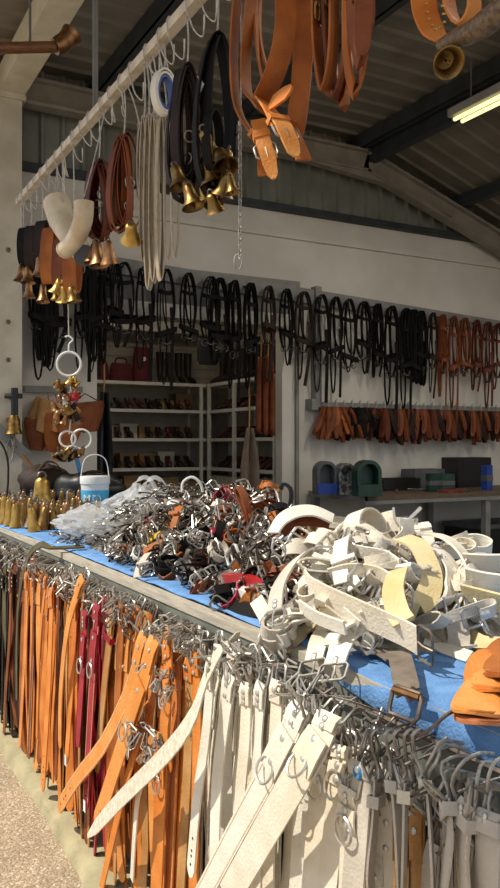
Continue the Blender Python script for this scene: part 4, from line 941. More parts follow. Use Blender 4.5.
# folded orange belt bundle
for k, (pxl, pxr, yb, X, sd_) in enumerate(((316, 334, 92, XR, .5), (326, 346, 98, XR+.03, .35), (334, 352, 106, XR+.06, .2), (345, 366, 92, XR-.03, -.1), (352, 370, 62, XR-.06, -.2))):
    nm = ['leftmost', 'second', 'middle lowest', 'fourth', 'rightmost short'][k]
    c = (pxl+pxr)/2
    P = spline([onX(c, -165, X), onX(pxl+2, -60, X), onX(pxl, 20, X), onX(pxl+3, yb-25, X), onX(c, yb, X), onX(pxr-2, yb-30, X), onX(pxr, 10, X), onX(pxr-2, -60, X), onX(c+1, -165, X)], 26)
    t = thing('folded_belt', nm+' of the folded orange belts hanging together at top', 'belt', P[12], 'folded belts at top')
    MB().ribbon(P, CF*.8+CR*sd_, .05, .006).build('belt_strap', ['cognac', 'brown', 'cognac', 'cognac', 'brown'][k], t)
    b, p_ = buckle_mesh(.06, 'brass'); o = inst('buckle', b, t, Matrix.Translation(onX(pxl+2, [22, 8, 12, 2, 5][k], X)-P[12]) @ mx_of(V((0, 0, 0)), CF*.9+CR*.3, CR*.9-CF*.3, V((0, 0, 1)))); inst('prong', p_, o)
P = [onX(362, -40, XR-.12), onX(363, 10, XR-.12), onX(362, 45, XR-.12), onX(361, 55, XR-.12)]
t = thing('folded_belt', 'pointed belt end in front of the folded orange belts', 'belt', P[-1], 'folded belts at top'); MB().ribbon(P, CR, [.038, .038, .036, .02], .007).build('belt_strap', 'brown', t)
# studded collar and horn bell at top right
sc = onX(436, -30, XR); t = thing('studded_collar', 'orange collar with brass studs at the top right corner', 'collar', sc)
P = spline([onX(440, -90, XR), onX(424, -40, XR), onX(424, 5, XR), onX(432, 30, XR), onX(440, 41, XR)], 12)
MB().ribbon(P, CR*.95+CF*.2, [.06]*9+[.055, .04, .015], .006).build('collar_strap', 'orange', t)
P2 = spline([onX(452, -90, XR+.05), onX(470, -30, XR+.06), onX(474, 10, XR+.06), onX(462, 27, XR+.05), onX(450, 8, XR+.04), onX(446, -30, XR+.04)], 16)
MB().ribbon(P2, CR*.7+CF*.7, .05, .006).build('collar_loop', 'orange', t)
for px, py in ((426, 15), (428, 22), (431, 28), (434, 32), (439, 30), (443, 25), (442, 17), (441, 9), (441, 2), (425, 7)):
    inst('stud', rivet_mesh(.0035, 'gold'), t, Matrix.Translation(onX(px, py, XR)-CF*.012-sc) @ mx_of(V((0, 0, 0)), CR, V((0, 0, 1)), -CF))
hb = onX(449, 71, XR-.02); t = thing('horn_bell', 'brass bell with mottled horn handle at top right', 'bell', hb)
d_ = hb.x*SN+hb.y*CS; s = d_/F
hz_ = (CF*.75+V((0, 0, .6))-CR*.15).normalized(); hx_, hy_ = frame(hz_); mxb = mx_of(onX(449, 63, XR-.02), hx_, hy_, hz_)
MB().lathe([(0, 24*s), (5*s, 24*s), (9*s, 20*s), (11*s, 12*s), (13*s, 5*s), (16.5*s, 0), (15.5*s, -.4*s), (12*s, 3*s), (9*s, 12*s), (0, 17*s)], 20, mxb).build('bell_body', 'brass', t)
MB().tube([mxb @ V((0, 0, 14*s)), mxb @ V((0, 0, 4*s)), mxb @ V((0, 0, 1*s)), mxb @ V((0, 0, -1*s))], [1*s, 1.2*s, 2.6*s, 1.4*s], 8).build('clapper', 'brass', t)
MB().tube(spline([onX(440, 46, XR), onX(452, 40, XR), onX(475, 30, XR), onX(500, 12, XR), onX(525, -8, XR)], 14), [.012+.014*min(1, i/8) for i in range(14)], 12).build('horn_handle', 'horn', t)
# wooden pole with socket at top left
pp = [onY(-60, 50, 5.0), onY(0, 48, 5.0), onY(55, 47, 5.0)]
t = thing('wooden_pole', 'dark varnished wooden pole with copper socket at top left', 'pole', pp[0])
MB().tube(pp, .034, 12).build('pole_shaft', 'wood', t)
MB().tube(spline([pp[2], onY(60, 45, 5.0), onY(66, 40, 5.0), onY(72, 34, 5.0)], 6), [.05, .055, .06, .055, .06, .07], 12).build('pole_socket', 'copper', t)
MB().tube([onY(30, 45, 5.0), V((onY(30, 45, 5.0).x, 5.0, ZR))], .008, 6).build('hanger_rod', 'grey_steel', t)
# white ring hanger with bell clusters
rc = onX(69, 364, 1.25); s = (rc.x*SN+rc.y*CS)/F
t = thing('ring_hanger', 'white wire ring hanging from a cord with clusters of small bells', 'bell hanger', rc)
MB().tube([rc+CR*(12*s*math.cos(a))+V((0, 0, 12*s*math.sin(a))) for a in [2*pi*i/24 for i in range(24)]], .007, 7, True).build('ring', 'plastic_w', t)
MB().tube(spline([rc+V((0, 0, 12*s)), rc+V((0, 0, 20*s)), rc+V((0, 0, 24*s))+CR*4*s, rc+V((0, 0, 28*s)), rc+V((0, 0, 27*s))-CR*4*s], 10), .005, 6).build('hook', 'plastic_w', t)
MB().tube([rc+V((0, 0, 27*s)), V((rc.x-.03, rc.y, ZRAIL-.02))], .003, 5).build('cord', 'suede', t)
MB().tube(spline([rc-V((0, 0, 12*s)), rc-V((0, 0, 40*s))+CR*3*s, rc-V((0, 0, 70*s))], 5), .004, 5).build('lower_cord', 'plastic_w', t)
r2 = rc-V((0, 0, 75*s)); 
for dx, rr in ((-1, 8), (9, 10)): MB().tube([r2+CR*((dx+rr*math.cos(a))*s)+V((0, 0, rr*s*math.sin(a)))+CF*.01*dx for a in [2*pi*i/18 for i in range(18)]], .006, 6, True).build('ring', 'plastic_w', t)
def cluster(n, yc, sx, sy, mats, r):
    for k in range(n):
        q = CR*(rnd(-sx, sx)*s)+V((0, 0, (364-yc+rnd(-sy, sy))*s))+CF*rnd(-.05, .05)
        put_bell('small_bell', None, q, r*s, r*1.9*s, R.choice(mats), rot=Euler((rnd(-.9, .9), rnd(-.9, .9), rnd(0, 6))), parent=t)
cluster(10, 386, 12, 4, ['gold', 'brass'], 4.2); cluster(14, 398, 9, 6, ['redm', 'silver', 'copper'], 3.6); cluster(22, 418, 13, 8, ['iron', 'brass', 'copper', 'dark'], 4.6); cluster(18, 456, 14, 5, ['copper', 'brass', 'dark'], 4.2)
# brass door bell on its black bracket at the column
bb = onY(14, 434, 7.25); s = (bb.x*SN+bb.y*CS)/F
t = thing('wall_bell', 'brass bell hanging from black iron bracket on the column', 'bell', bb)
MB().lathe([(0, 19*s), (4*s, 18.5*s), (6*s, 14*s), (6.5*s, 5*s), (9*s, 0), (8.4*s, 0), (5.5*s, 5*s), (0, 15*s)], 18, Matrix.Translation(bb)).build('bell_body', 'brass', t)
MB().bbox(bb+V((-.02, -.03, 19*s)), bb+V((.03, .03, 46*s))).build('bracket', 'blackp', t, 0)
MB().tube([bb+V((0, 0, 38*s))-CR*9*s, bb+V((0, 0, 38*s))+CR*8*s], .022, 8).build('bracket_arm', 'blackp', t)
MB().tube([bb+V((0, 0, 10*s)), bb-V((0, 0, 10*s)), bb-V((0, 0, 14*s))], [.01, .012, .03], 7).build('clapper', 'iron', t)
MB().box(bb+V((0, 0, 38*s))+V((0, .05, 0)), (.05, .1, .05)).build('wall_plate', 'blackp', t, 0)
mxp = onY(13, 443, 7.28); t = thing('iron_arm', 'grey metal arm slanting across the column below the bell', 'bracket', mxp)
MB().ribbon([onY(-6, 425, 7.3), onY(10, 440, 7.3), onY(26, 455, 7.3)], V((0, 0, 1)), .09, .03).build('arm', 'greyrail', t); MB().tube([onY(10, 450, 7.26)+CR*(.03*math.cos(a))+V((0, 0, .1*math.sin(a))) for a in [2*pi*i/12 for i in range(12)]], .008, 5, True).build('ring', 'nickel', t)

# ------------------------------------------------------------------ bridles on the wall rail
YR = YB-.1
M['darkm'] = mat('dark_bit_metal', '5a554e', .45, .7, '403b36', 30)
ra, rm, re_ = onY(26, 250, YR), onY(318, 297, YR), onY(510, 328, YR)
br = thing('bridle_rail', 'long grey rail high on the wall carrying the row of bridles', 'rail', ra)
def slab(a, b, h, dpt, nm, parent, m='greyrail'):
    ol = [(a.x, a.z-h/2), (b.x, b.z-h/2), (b.x, b.z+h/2), (a.x, a.z+h/2)]
    return MB().prism(ol, lambda p: (p[0], a.y-dpt/2, p[1]), lambda p: (p[0], a.y+dpt/2, p[1])).build(nm, m, parent, 0)
slab(ra+V((0, .05, 0)), rm+V((0, .05, 0)), .16, .05, 'rail_board', br); slab(rm+V((0, .05, 0)), re_+V((0, .05, 0)), .16, .05, 'rail_board', br)
MB().bbox((rm.x-.03, YB-.1, 1.95), (rm.x+.05, YB-.001, rm.z+.12)).build('rail_upright', 'greyrail', br, 0)
def bridle_parts(m, seed, thick=1.0):
    r = random.Random(seed); t = thing('bridle', 'x', 'bridle', (0, 0, 0)); X, Z, Yv = V((1, 0, 0)), V((0, 0, 1)), V((0, 1, 0)); w_ = .034*thick
    hh = r.uniform(.52, .66); ww = r.uniform(.15, .21); O = V((0, 0, 0))
    MB().ribbon(oval(O, ww, hh, X, 20, .1), Yv, w_, .012, True).build('headstall', m, t)
    MB().ribbon(oval(O+V((.02, -.02, .0)), ww*.72, hh*.8, X, 20, .1, .02), Yv, w_*.9, .01, True).build('cheek_strap', m, t)
    z1 = -hh*r.uniform(.2, .3); MB().ribbon(spline([V((-ww*.44, 0, z1)), V((0, -.07, z1-.03)), V((ww*.5, 0, z1-.01*r.random()))], 8), Z, w_, .008).build('browband', m, t)
    z2 = -hh*r.uniform(.72, .9); n2 = ww*r.uniform(.48, .62)
    MB().ribbon([V((n2*math.cos(a), .5*n2*math.sin(a)-.03, z2+.03*math.sin(a+seed))) for a in [2*pi*i/18 for i in range(18)]], Z, w_*1.2, .008, True).build('noseband', m, t)
    lr = r.uniform(.62, .92); MB().ribbon(oval(V((r.uniform(-.04, .04), .02, -.02)), r.uniform(.05, .1), lr, X, 20, .3, r.uniform(-.05, .05)), Yv, w_*.8, .008, True).build('rein', m, t)
    if r.random() < .7: MB().ribbon(spline([V((ww*.3, -.02, -hh*.5)), V((ww*.35, -.03, -hh*.9)), V((ww*r.uniform(-.1, .3), -.03, -lr-r.uniform(0, .12)))], 8), X, w_, .007).build('throat_lash', m, t)
    MB().tube([V((0, -.03, -.02)), V((0, .05, -.025)), V((0, .12, -.02))], .009, 6).build('peg', 'darkm', t)
    for s in (-1, 1): inst('bit_ring', ring_mesh(.03, .005, 'darkm'), t, Matrix.Translation((s*ww*.3, -.03, -hh*.97)) @ Matrix.Rotation(r.uniform(-.6, .6), 4, 'Z'))
    MB().tube([V((-ww*.3, -.03, -hh*.97)), V((0, -.05, -hh)), V((ww*.3, -.03, -hh*.97))], .006, 5).build('bit_bar', 'darkm', t)
    return t
def rail_pt(px):
    if px < 318: f = (px-26)/292; y = 250+47*f
    else: f = (px-318)/192; y = 297+31*f
    return onY(px, y, YR-.02)
KB = [('black', 'black'), ('dark', 'dark brown'), ('brown2', 'reddish brown'), ('cognac', 'orange tan'), ('brown', 'orange brown')]
cache = {}
def put_bridle(px, m, v, label, sx=1., dz=0., sz=1.):
    k = (m, v)
    if k not in cache: cache[k] = o = bridle_parts(m, v*7+len(m))
    else: o = copy_tree(cache[k])
    p = rail_pt(px); o.location = p+V((0, -.04, .02+dz)); o.scale = (sx, 1, sz); tag(o, label, None, 'bridles along the wall rail'); o.rotation_euler = (0, 0, rnd(-.35, .35))
    return o
seq = [36, 46, 56, 82, 92, 101, 112, 122, 143, 164, 186, 208, 217, 232, 248, 266, 284, 301, 319, 333, 346, 361, 375, 389, 403, 411, 418, 430, 440, 451, 462, 474, 485, 495]
NTH = ['first', 'second', 'third', 'fourth', 'fifth', 'sixth', 'seventh', 'eighth', 'ninth', 'tenth', 'eleventh', 'twelfth', 'thirteenth', 'fourteenth', 'fifteenth', 'sixteenth', 'seventeenth', 'eighteenth', 'nineteenth', 'twentieth', 'twenty-first', 'twenty-second', 'twenty-third', 'twenty-fourth', 'twenty-fifth', 'twenty-sixth', 'twenty-seventh', 'twenty-eighth', 'twenty-ninth', 'thirtieth', 'thirty-first', 'thirty-second', 'thirty-third', 'thirty-fourth']
for i, px in enumerate(seq):
    m = 'black' if px < 420 else R.choice(['dark']) if px < 436 else 'brown' if px < 466 else 'brown2'
    if px in (266, 301): m = 'dark'
    nm = dict(KB)[m]; dense = px < 60 or 80 < px < 125 or 400 < px < 420
    o = put_bridle(px, m, i % 5, '%s leather bridle, %s from the left along the wall rail' % (nm, NTH[i]), rnd(.85, 1.1)*(.75 if px > 425 else 1), 0 if px > 70 else -.05, rnd(1.1, 1.32))
# a denser black bundle among them
for px, dz in ((88, -.05), (94, -.15), (405, 0), (414, -.05), (50, -.3), (42, -.35)):
    p = rail_pt(px)+V((0, -.08, dz)); t = thing('strap_bundle', 'dense bundle of black straps on the wall rail '+{88: 'left of centre', 94: 'left of centre, hanging lower', 405: 'before the brown bridles', 414: 'just before the brown bridles', 50: 'above the white ring', 42: 'at the far left'}[px], 'strap bundle', p, 'dense black bundles')
    MB().tube([p+V((0, 0, -.02)), p+V((0, .03, -dz*.5)), p+V((0, .16, -dz))], .009, 6).build('hanging_cord', 'darkm', t)
    for k in range(9):
        e = V((math.cos(rnd(-.8, .8)), rnd(-.3, .3), 0)); MB().ribbon(oval(p+V((rnd(-.06, .06), rnd(-.03, .03), 0)), rnd(.05, .12), rnd(.5, .85), e, 16, .2), V((0, 1, 0)), .03, .012, True).build('strap', 'black', t)
p = onY(208, 352, 8.6); t = thing('black_pouch', 'flat black pouch hanging below the bridles before the shelves', 'pouch', p)
MB().loft([(p+V((0, 0, -.15)), V((.11, 0, 0)), V((0, .03, 0))), (p+V((0, 0, -.1)), V((.14, 0, 0)), V((0, .04, 0))), (p+V((0, 0, .1)), V((.14, 0, 0)), V((0, .04, 0))), (p+V((0, 0, .15)), V((.12, 0, 0)), V((0, .02, 0)))], 12).build('pouch_body', 'blackp', t)
MB().tube(oval(p+V((0, 0, 1.0)), .08, .9, V((1, 0, 0)), 14), .008, 5, True).build('carry_strap', 'blackp', t)
# ------------------------------------------------------------------ lower rail with leather bundles
la, lb = onY(312, 403, YB-.06), onY(508, 412, YB-.06)
lr = thing('lower_rail', 'grey shelf rail on the wall with leather bundles hanging from it', 'rail', la)
MB().bbox((la.x, YB-.12, 1.93), (lb.x, YB-.001, 1.99)).build('rail_board', 'greyrail', lr, 0); MB().bbox((la.x-.05, YB-.14, 1.9), (la.x+.03, YB-.001, 2.02)).build('rail_end', 'greyrail', lr, 0)
def bundle(m, seed):
    r = random.Random(seed); t = thing('leather_bundle', 'x', 'leather bundle', (0, 0, 0))
    MB().tube([V((0, -.02, .04)), V((0, -.05, .07)), V((0, -.06, .02)), V((0, -.04, -.03))], .006, 5).build('hook', 'wire', t)
    for k in range(10):
        a = r.uniform(-.5, .5); h = r.uniform(.24, .4); b = V((math.sin(a)*.12, -.04+r.uniform(-.03, .03), -.02)); e = V((math.sin(a)*.9, r.uniform(-.2, .1), -1)).normalized()
        P = spline([b, b+e*h*.5+V((0, -.02, 0)), b+e*h], 6); MB().ribbon(P, V((1, r.uniform(-.6, .6), 0)), [.03, .045, .055, .06, .055, .03], .04).build('strap_fold', R.choice(m), t)
    MB().ribbon([V((.07*math.cos(q), -.04+.05*math.sin(q), -.13)) for q in [2*pi*i/12 for i in range(12)]], V((0, 0, 1)), .03, .01, True).build('wrap', m[0], t)
    return t
BB = [(['brown', 'brown', 'cognac'], 'chestnut'), (['dark', 'black'], 'dark'), (['dark', 'brown2'], 'reddish dark'), (['brown2', 'brown2', 'dark', 'brown'], 'reddish brown')]
bc = {}
order = [0, 0, 0, 1, 1, 1, 2, 2, 2, 3, 3, 3, 3, 2, 3, 3, 3, 2, 3, 3, 2, 3]
for i in range(22):
    px = 326+i*8.0; p = onY(px, 405+.045*(px-320), YB-.13); k = (order[i], i % 3)
    if k not in bc: bc[k] = o = bundle(BB[k[0]][0], 11*k[0]+k[1])
    else: o = copy_tree(bc[k])
    o.location = (p.x, YB-.13, 1.95); s = rnd(.9, 1.1); o.scale = (s, s, s); tag(o, BB[k[0]][1]+' leather bundle, '+NTH[i]+' from left on the lower wall rail', None, 'leather bundles on the lower rail')
# ------------------------------------------------------------------ work table at the back
TZ = 1.0; TX0, TY0, TY1 = 4.92, 6.62, 7.66
wt = thing('work_table', 'brown topped work table with grey steel legs along the back wall', 'table', (6.5, 7.1, .1))
MB().bbox((TX0, TY0, TZ-.05), (10.5, TY1, TZ)).build('table_top', 'tablewood', wt, 0); MB().bbox((TX0, TY0-.005, TZ-.09), (10.5, TY0+.03, TZ-.052)).build('front_rail', 'greyrail', wt, 0); MB().bbox((TX0-.005, TY0, TZ-.06), (TX0+.03, TY1, TZ+.004)).build('end_rail', 'greyrail', wt, 0)
for x in (4.97, 6.6, 8.2, 9.8):
    for y in (TY0+.05, TY1-.06): MB().bbox((x-.035, y-.035, .1), (x+.035, y+.035, TZ-.05)).build('leg', 'greyrail', wt, 0)
MB().bbox((TX0+.1, TY1-.1, .3), (10.4, TY1-.05, .36)).build('stretcher', 'greyrail', wt, 0)
def arch_shell(px, py, wpx, hpx, m, m2, label, front=None):
    c = onZ(px, py, TZ+.001); s = (c.x*SN+c.y*CS)/F; w_, h_ = wpx*s/2, hpx*s
    t = thing('arched_feeder', label, 'feeder', c, 'arched shells on the work table'); e = (CR*.95+CF*.25).normalized(); f = V((e.y, -e.x, 0)); f = f if f.dot(CF) < 0 else -f
    def ol(k): return [(-w_*k, 0)]+[(w_*k*-math.cos(a), h_-w_+w_*k*math.sin(a)) for a in [pi*i/12 for i in range(13)]]+[(w_*k, 0)]
    lift = lambda d_: (lambda p: c+e*p[0]+V((0, 0, p[1]))+f*d_)
    o1, o2 = ol(1), ol(.72)
    mb = MB(); k = len(o1)
    for d_ in (-.09, .07): mb.v += [lift(d_)(p) for p in o1]
    mb.v += [lift(.07)(p) for p in o2]; mb.v += [lift(-.05)((p[0]*.85, p[1]*.97)) for p in o2]
    for i in range(k-1):
        for a in (0, 1, 2): mb.f.append([a*k+i, a*k+i+1, (a+1)*k+i+1, (a+1)*k+i])
    mb.f.append([3*k+i for i in range(k)]); mb.f.append([i for i in range(k)][::-1])
    mb.build('shell', m, t)
    hb = h_*.33; MB().prism([(-w_*.98, 0), (w_*.98, 0), (w_*.98, hb), (-w_*.98, hb)], lift(-.08), lift(.09)).build('base_tray', m2, t, 0)
    return t
arch_shell(325, 494, 21, 33, 'greyp', 'navy', 'grey arched feeder with blue base at the table corner')
arch_shell(345, 494, 17, 31, 'silver', 'silver', 'mottled silver arched feeder between grey and green ones')
arch_shell(367, 496, 26, 36, 'green', 'green', 'dark green arched feeder, right of the silver one')
def crate(px, py, wpx, hpx, dep, m, label, name='tool_crate', inside=True, cat='crate'):
    c = onZ(px, py, TZ+.001); s = (c.x*SN+c.y*CS)/F; w_ = wpx*s/CS*.9; h_ = hpx*s; t = thing(name, label, cat, c)
    for a, b, nm in (((0, 0, 0), (w_, .015, h_), 'front_side'), ((0, dep-.015, 0), (w_, dep, h_), 'rear_side'), ((0, .015, 0), (.015, dep-.015, h_), 'end_side'), ((w_-.015, .015, 0), (w_, dep-.015, h_), 'end_side'), ((0, 0, 0), (w_, dep, .01), 'crate_floor')): MB().bbox(c+V(a), c+V(b)).build(nm, m, t, 0)
    return t, c, w_, h_
crate(384, 491, 46, 12, .3, 'blackp', 'low black tool tray beside the green feeder')
crate(415, 489.3, 38, 20, .25, 'greyp', 'dark grey tray behind the green packets')
crate(458, 487.6, 44, 30, .3, 'blackp', 'tall black crate at the right end of the table')
def small_box(px, py, w_, d_, h_, m, label, rz=0, nm='packet', cat='packet'):
    c = onZ(px, py, TZ+.001); t = thing(nm, label, cat, c, None, (0, 0, rz)); MB().bbox((-w_/2, -d_/2, 0), (w_/2, d_/2, h_)).build('packet_body', m, t, 0, False); MB().bbox((-w_/2-.003, -d_/2-.003, h_*.35), (w_/2+.003, d_/2+.003, h_*.6)).build('packet_band', 'greyp', t, 0, False)
small_box(434, 491.5, .2, .06, .2, 'green', 'green packet standing on the work table', .1); small_box(447, 491, .16, .06, .19, 'green', 'second green packet nearer the black crate', -.15)
small_box(450, 492.3, .22, .12, .03, 'redm', 'flat red packet lying before the green packets', .2); small_box(487, 489.8, .1, .08, .28, 'navy', 'blue packet standing before the tall black crate', .1)
for k in range(16):
    px = rnd(385, 478); c = onZ(px, rnd(489.8, 491.8), TZ+.002); t = thing('hand_tool', 'small steel tool lying on the work table edge', 'tool', c, 'small tools on the work table', (0, 0, rnd(0, 3)))
    MB().tube([V((-.08, 0, .012)), V((.02, 0, .012)), V((.05, 0, .014)), V((.09, .01, .01))], [.008, .008, .014, .006], 6).build('tool_shaft', R.choice(['nickel', 'iron']), t, .7, False); MB().tube([V((-.14, 0, .012)), V((-.08, 0, .012))], .012, 6).build('tool_grip', R.choice(['wood', 'blackp', 'redm']), t, .7, False)
# dark crates below the table
for k, (x, y) in enumerate(((7.2, 7.2), (8.9, 7.1))):
    t = thing('storage_crate', 'dark storage crate under the work table, '+('left' if k == 0 else 'right')+' of two', 'crate', (x, y, .1))
    MB().bbox((x-.45, y-.3, .1), (x+.45, y+.3, .55)).build('crate_body', 'blackp', t, 0); MB().bbox((x-.47, y-.32, .55), (x+.47, y+.32, .6)).build('crate_rim', 'greyp', t, 0)
# ------------------------------------------------------------------ left wall corner: holsters and dark bags
hrL = thing('small_rail', 'short grey rail on the wall beside the column', 'rail', onY(24, 389, YB-.03)); a, b = onY(24, 389, YB-.03), onY(82, 390, YB-.03)
slab(a, b, .06, .05, 'rail_board', hrL)
for k, (px, py, tx, ty, m, w0) in enumerate(((44, 400, 30, 428, 'tan', .06), (40, 420, 36, 450, 'brown', .11), (52, 402, 40, 432, 'tan', .08), (58, 415, 52, 452, 'cognac', .1), (64, 405, 55, 432, 'orange2', .06), (86, 402, 90, 432, 'brown', .13), (72, 420, 66, 450, 'cognac', .09))):
    A, B = onY(px, py, YB-.1-.03*k), onY(tx, ty, YB-.12-.03*k); e = (B-A).normalized(); s_ = e.cross(V((0, 1, 0))).normalized()
    t = thing('leather_holster', ['tan tapered holster far left below the short rail', 'brown leather apron end behind the tan holsters', 'pale tan cone shaped holster in front', 'orange brown holster hanging lowest', 'pale orange holster beside the ring hanger', 'dark reddish holster right of the ring hanger', 'orange brown holster behind the ring hanger'][k], 'holster', A, 'holsters on the short rail')
    MB().loft([(A, s_*w0*1.3, V((0, .03, 0))), (A.lerp(B, .15), s_*w0*1.35, V((0, .04, 0))), (A.lerp(B, .6), s_*w0, V((0, .035, 0))), (B, s_*w0*.55, V((0, .025, 0)))], 12).build('holster_body', m, t)
    MB().ribbon([A+s_*w0*.9, A-e*.08, A-s_*w0*.9], V((0, 1, 0)), .03, .006).build('hanging_loop', m, t)
def lump(c, rx, ry, rz, m, label, name='dark_bag', seed=0, cat='bag'):
    t = thing(name, label, cat, c)
    def fn(u, v):
        a = 2*pi*u; b = pi*(v-.5); q = 1+.28*noise.noise(V((math.cos(a)*1.6+seed, math.sin(a)*1.6, v*3)))+.1*noise.noise(V((math.cos(a)*5+seed, math.sin(a)*5, v*7)))
        return (c.x+rx*q*math.cos(b)*math.cos(a), c.y+ry*q*math.cos(b)*math.sin(a), c.z+max(0, rz*(.55+.6*q*math.sin(b))))
    MB().grid(fn, 30, 14).build('bag_body', m, t, 1.2)
    MB().ribbon(spline([c+V((-rx*.5, -ry*.5, rz*.8)), c+V((-rx*.2, -ry*.6, rz*1.25)), c+V((rx*.3, -ry*.5, rz*1.2)), c+V((rx*.6, -ry*.4, rz*.7))], 10), V((0, 1, .3)), .04, .006).build('carry_strap', 'dark', t)
lump(V((2.05, 6.55, ZC+.02)), .3, .3, .2, 'blackp', 'slumped black bag at the far end of the counter'); lump(V((1.75, 6.72, ZC+.02)), .22, .16, .26, 'dark', 'dark brown bag beside the slumped black bag', seed=3)
A, B = onY(75, 452, 6.7), onY(84, 486, 6.6); t = thing('blue_stick', 'blue handled stick leaning behind the bucket', 'stick', B); MB().tube([A, A.lerp(B, .5), B], [.018, .02, .024], 8).build('stick_shaft', 'bluep', t)
A, B = onY(22, 455, 6.9), onY(50, 490, 6.7); t = thing('wooden_stick', 'brown wooden stick leaning across the dark bags', 'stick', B); MB().tube([A, A.lerp(B, .5), B], [.014, .018, .026], 8).build('stick_shaft', 'wood', t)
# ------------------------------------------------------------------ storeroom shelves, boots and bags
SH = [2.32, 1.97, 1.6, 1.22, .9]
sb = thing('back_shelving', 'white metal shelving along the storeroom back wall', 'shelving', (3.9, 10.0, .12)); sr = thing('side_shelving', 'white metal shelving along the storeroom right wall', 'shelving', (4.85, 9.0, .12))
for z in SH:
    MB().bbox((3.0, 9.78, z-.04), (4.66, 10.22, z)).build('shelf_board', 'shelf', sb, 0); MB().bbox((4.68, 7.95, z-.04), (5.02, 10.2, z)).build('shelf_board', 'shelf', sr, 0)
for x in (3.12, 4.6):
    for y in (9.79, 10.2): MB().bbox((x-.02, y-.02, .12), (x+.02, y+.02, SH[0])).build('upright', 'shelf', sb, 0)
for y in (8.0, 9.0, 9.72):
    for x in (4.685, 5.0): MB().bbox((x-.02, y-.02, .12), (x+.02, y+.02, SH[0])).build('upright', 'shelf', sr, 0)
def shoe_proto(m, boot=0.):
    t = thing('riding_boot' if boot else 'ankle_shoe', 'x', 'boot' if boot else 'shoe', (0, 0, 0))
    MB().loft([(V((0, y, .012)), V((w_, 0, 0)), V((0, 0, .012))) for y, w_ in ((.14, .012), (.12, .032), (.06, .045), (0, .034), (-.06, .03), (-.11, .034), (-.13, .015))], 8).build('sole', 'blackp', t, .9, False)
    rg = [(V((0, .13, .03)), V((.022, 0, 0)), V((0, 0, .018))), (V((0, .09, .045)), V((.04, 0, 0)), V((0, 0, .03))), (V((0, .03, .06)), V((.04, 0, 0)), V((0, -.01, .045))), (V((0, -.01, .085)), V((.037, 0, 0)), V((0, -.05, .045))), (V((0, -.04, .12)), V((.036, 0, 0)), V((0, -.055, .012)))]
    if boot: rg += [(V((0, -.045, .12+boot*.4)), V((.045, 0, 0)), V((0, -.055, .004))), (V((0, -.04, .12+boot)), V((.055, 0, 0)), V((0, -.062, .004)))]
    else: rg += [(V((0, -.045, .15)), V((.036, 0, 0)), V((0, -.045, .004)))]
    MB().loft(rg, 10).build('upper', m, t, 1.0, False)
    return t
SP = {}
def shoe(key, m, boot, loc, rz, label, group):
    if key not in SP: SP[key] = o = shoe_proto(m, boot)
    else: o = copy_tree(SP[key])
    o.location = loc; o.rotation_euler = (0, 0, rz); tag(o, label, None, group)
for li, z in enumerate(SH[1:4]):
    for i in range(11):
        x = 3.08+.14*i
        if R.random() < .12: continue
        m = R.choice(['boot', 'boot', 'bootb']); nm = 'black' if m == 'boot' else 'brown'; lv = ['upper', 'middle', 'lower'][li]
        shoe(m, m, 0, (x, 9.95, z), pi+rnd(-.2, .2), nm+' shoe on the '+lv+' level of the back shelving', nm+' shoes, back shelving '+lv)
    for i in range(10):
        y = 8.1+.16*i
        m = R.choice(['boot', 'bootb']); nm = 'black' if m == 'boot' else 'brown'; lv = ['upper', 'middle', 'lower'][li]
        shoe(m, m, 0, (4.85, y, z), pi/2+rnd(-.2, .2), nm+' shoe on the '+lv+' level of the side shelving', nm+' shoes, side shelving '+lv)
for i in range(9):
    shoe('bh', 'boot', .3, (4.84, 8.1+.2*i, SH[0]), pi/2+rnd(-.3, .3), 'tall black riding boot on top of the side shelving', 'tall boots on the side shelving')
for i in range(4): shoe('bh', 'boot', .3, (4.1+.14*i, 9.98, SH[0]), pi+rnd(-.3, .3), 'tall black riding boot on top of the back shelving', 'tall boots on the back shelving')
def handbag(x, y, z, w_, h_, m, label):
    t = thing('hand_bag', label, 'bag', (x, y, z)); c = V((x, y, z))
    MB().loft([(c+V((0, 0, .005)), V((w_*.5, 0, 0)), V((0, .08, 0))), (c+V((0, 0, h_*.15)), V((w_*.54, 0, 0)), V((0, .09, 0))), (c+V((0, 0, h_*.7)), V((w_*.5, 0, 0)), V((0, .07, 0))), (c+V((0, 0, h_)), V((w_*.42, 0, 0)), V((0, .025, 0)))], 14).build('bag_body', m, t)
    MB().tube(spline([c+V((-w_*.25, 0, h_*.97)), c+V((-w_*.2, 0, h_*1.25)), c+V((w_*.2, 0, h_*1.25)), c+V((w_*.25, 0, h_*.97))], 10), .012, 6).build('handle', m, t)
handbag(3.22, 9.98, SH[0], .34, .26, 'burgundy', 'dark red bag at the left end on top of the shelving'); handbag(3.56, 9.98, SH[0], .3, .24, 'burgundy', 'dark red bag second on top of the shelving'); handbag(3.84, 9.98, SH[0], .24, .46, 'burgundy', 'tall dark red bag with white badge on top of shelving')
inst('badge', rivet_mesh(.03, 'plastic_w'), bpy.data.objects['hand_bag.002'], Matrix.Translation((0, -.085, .3)) @ Matrix.Rotation(pi/2, 4, 'X'))
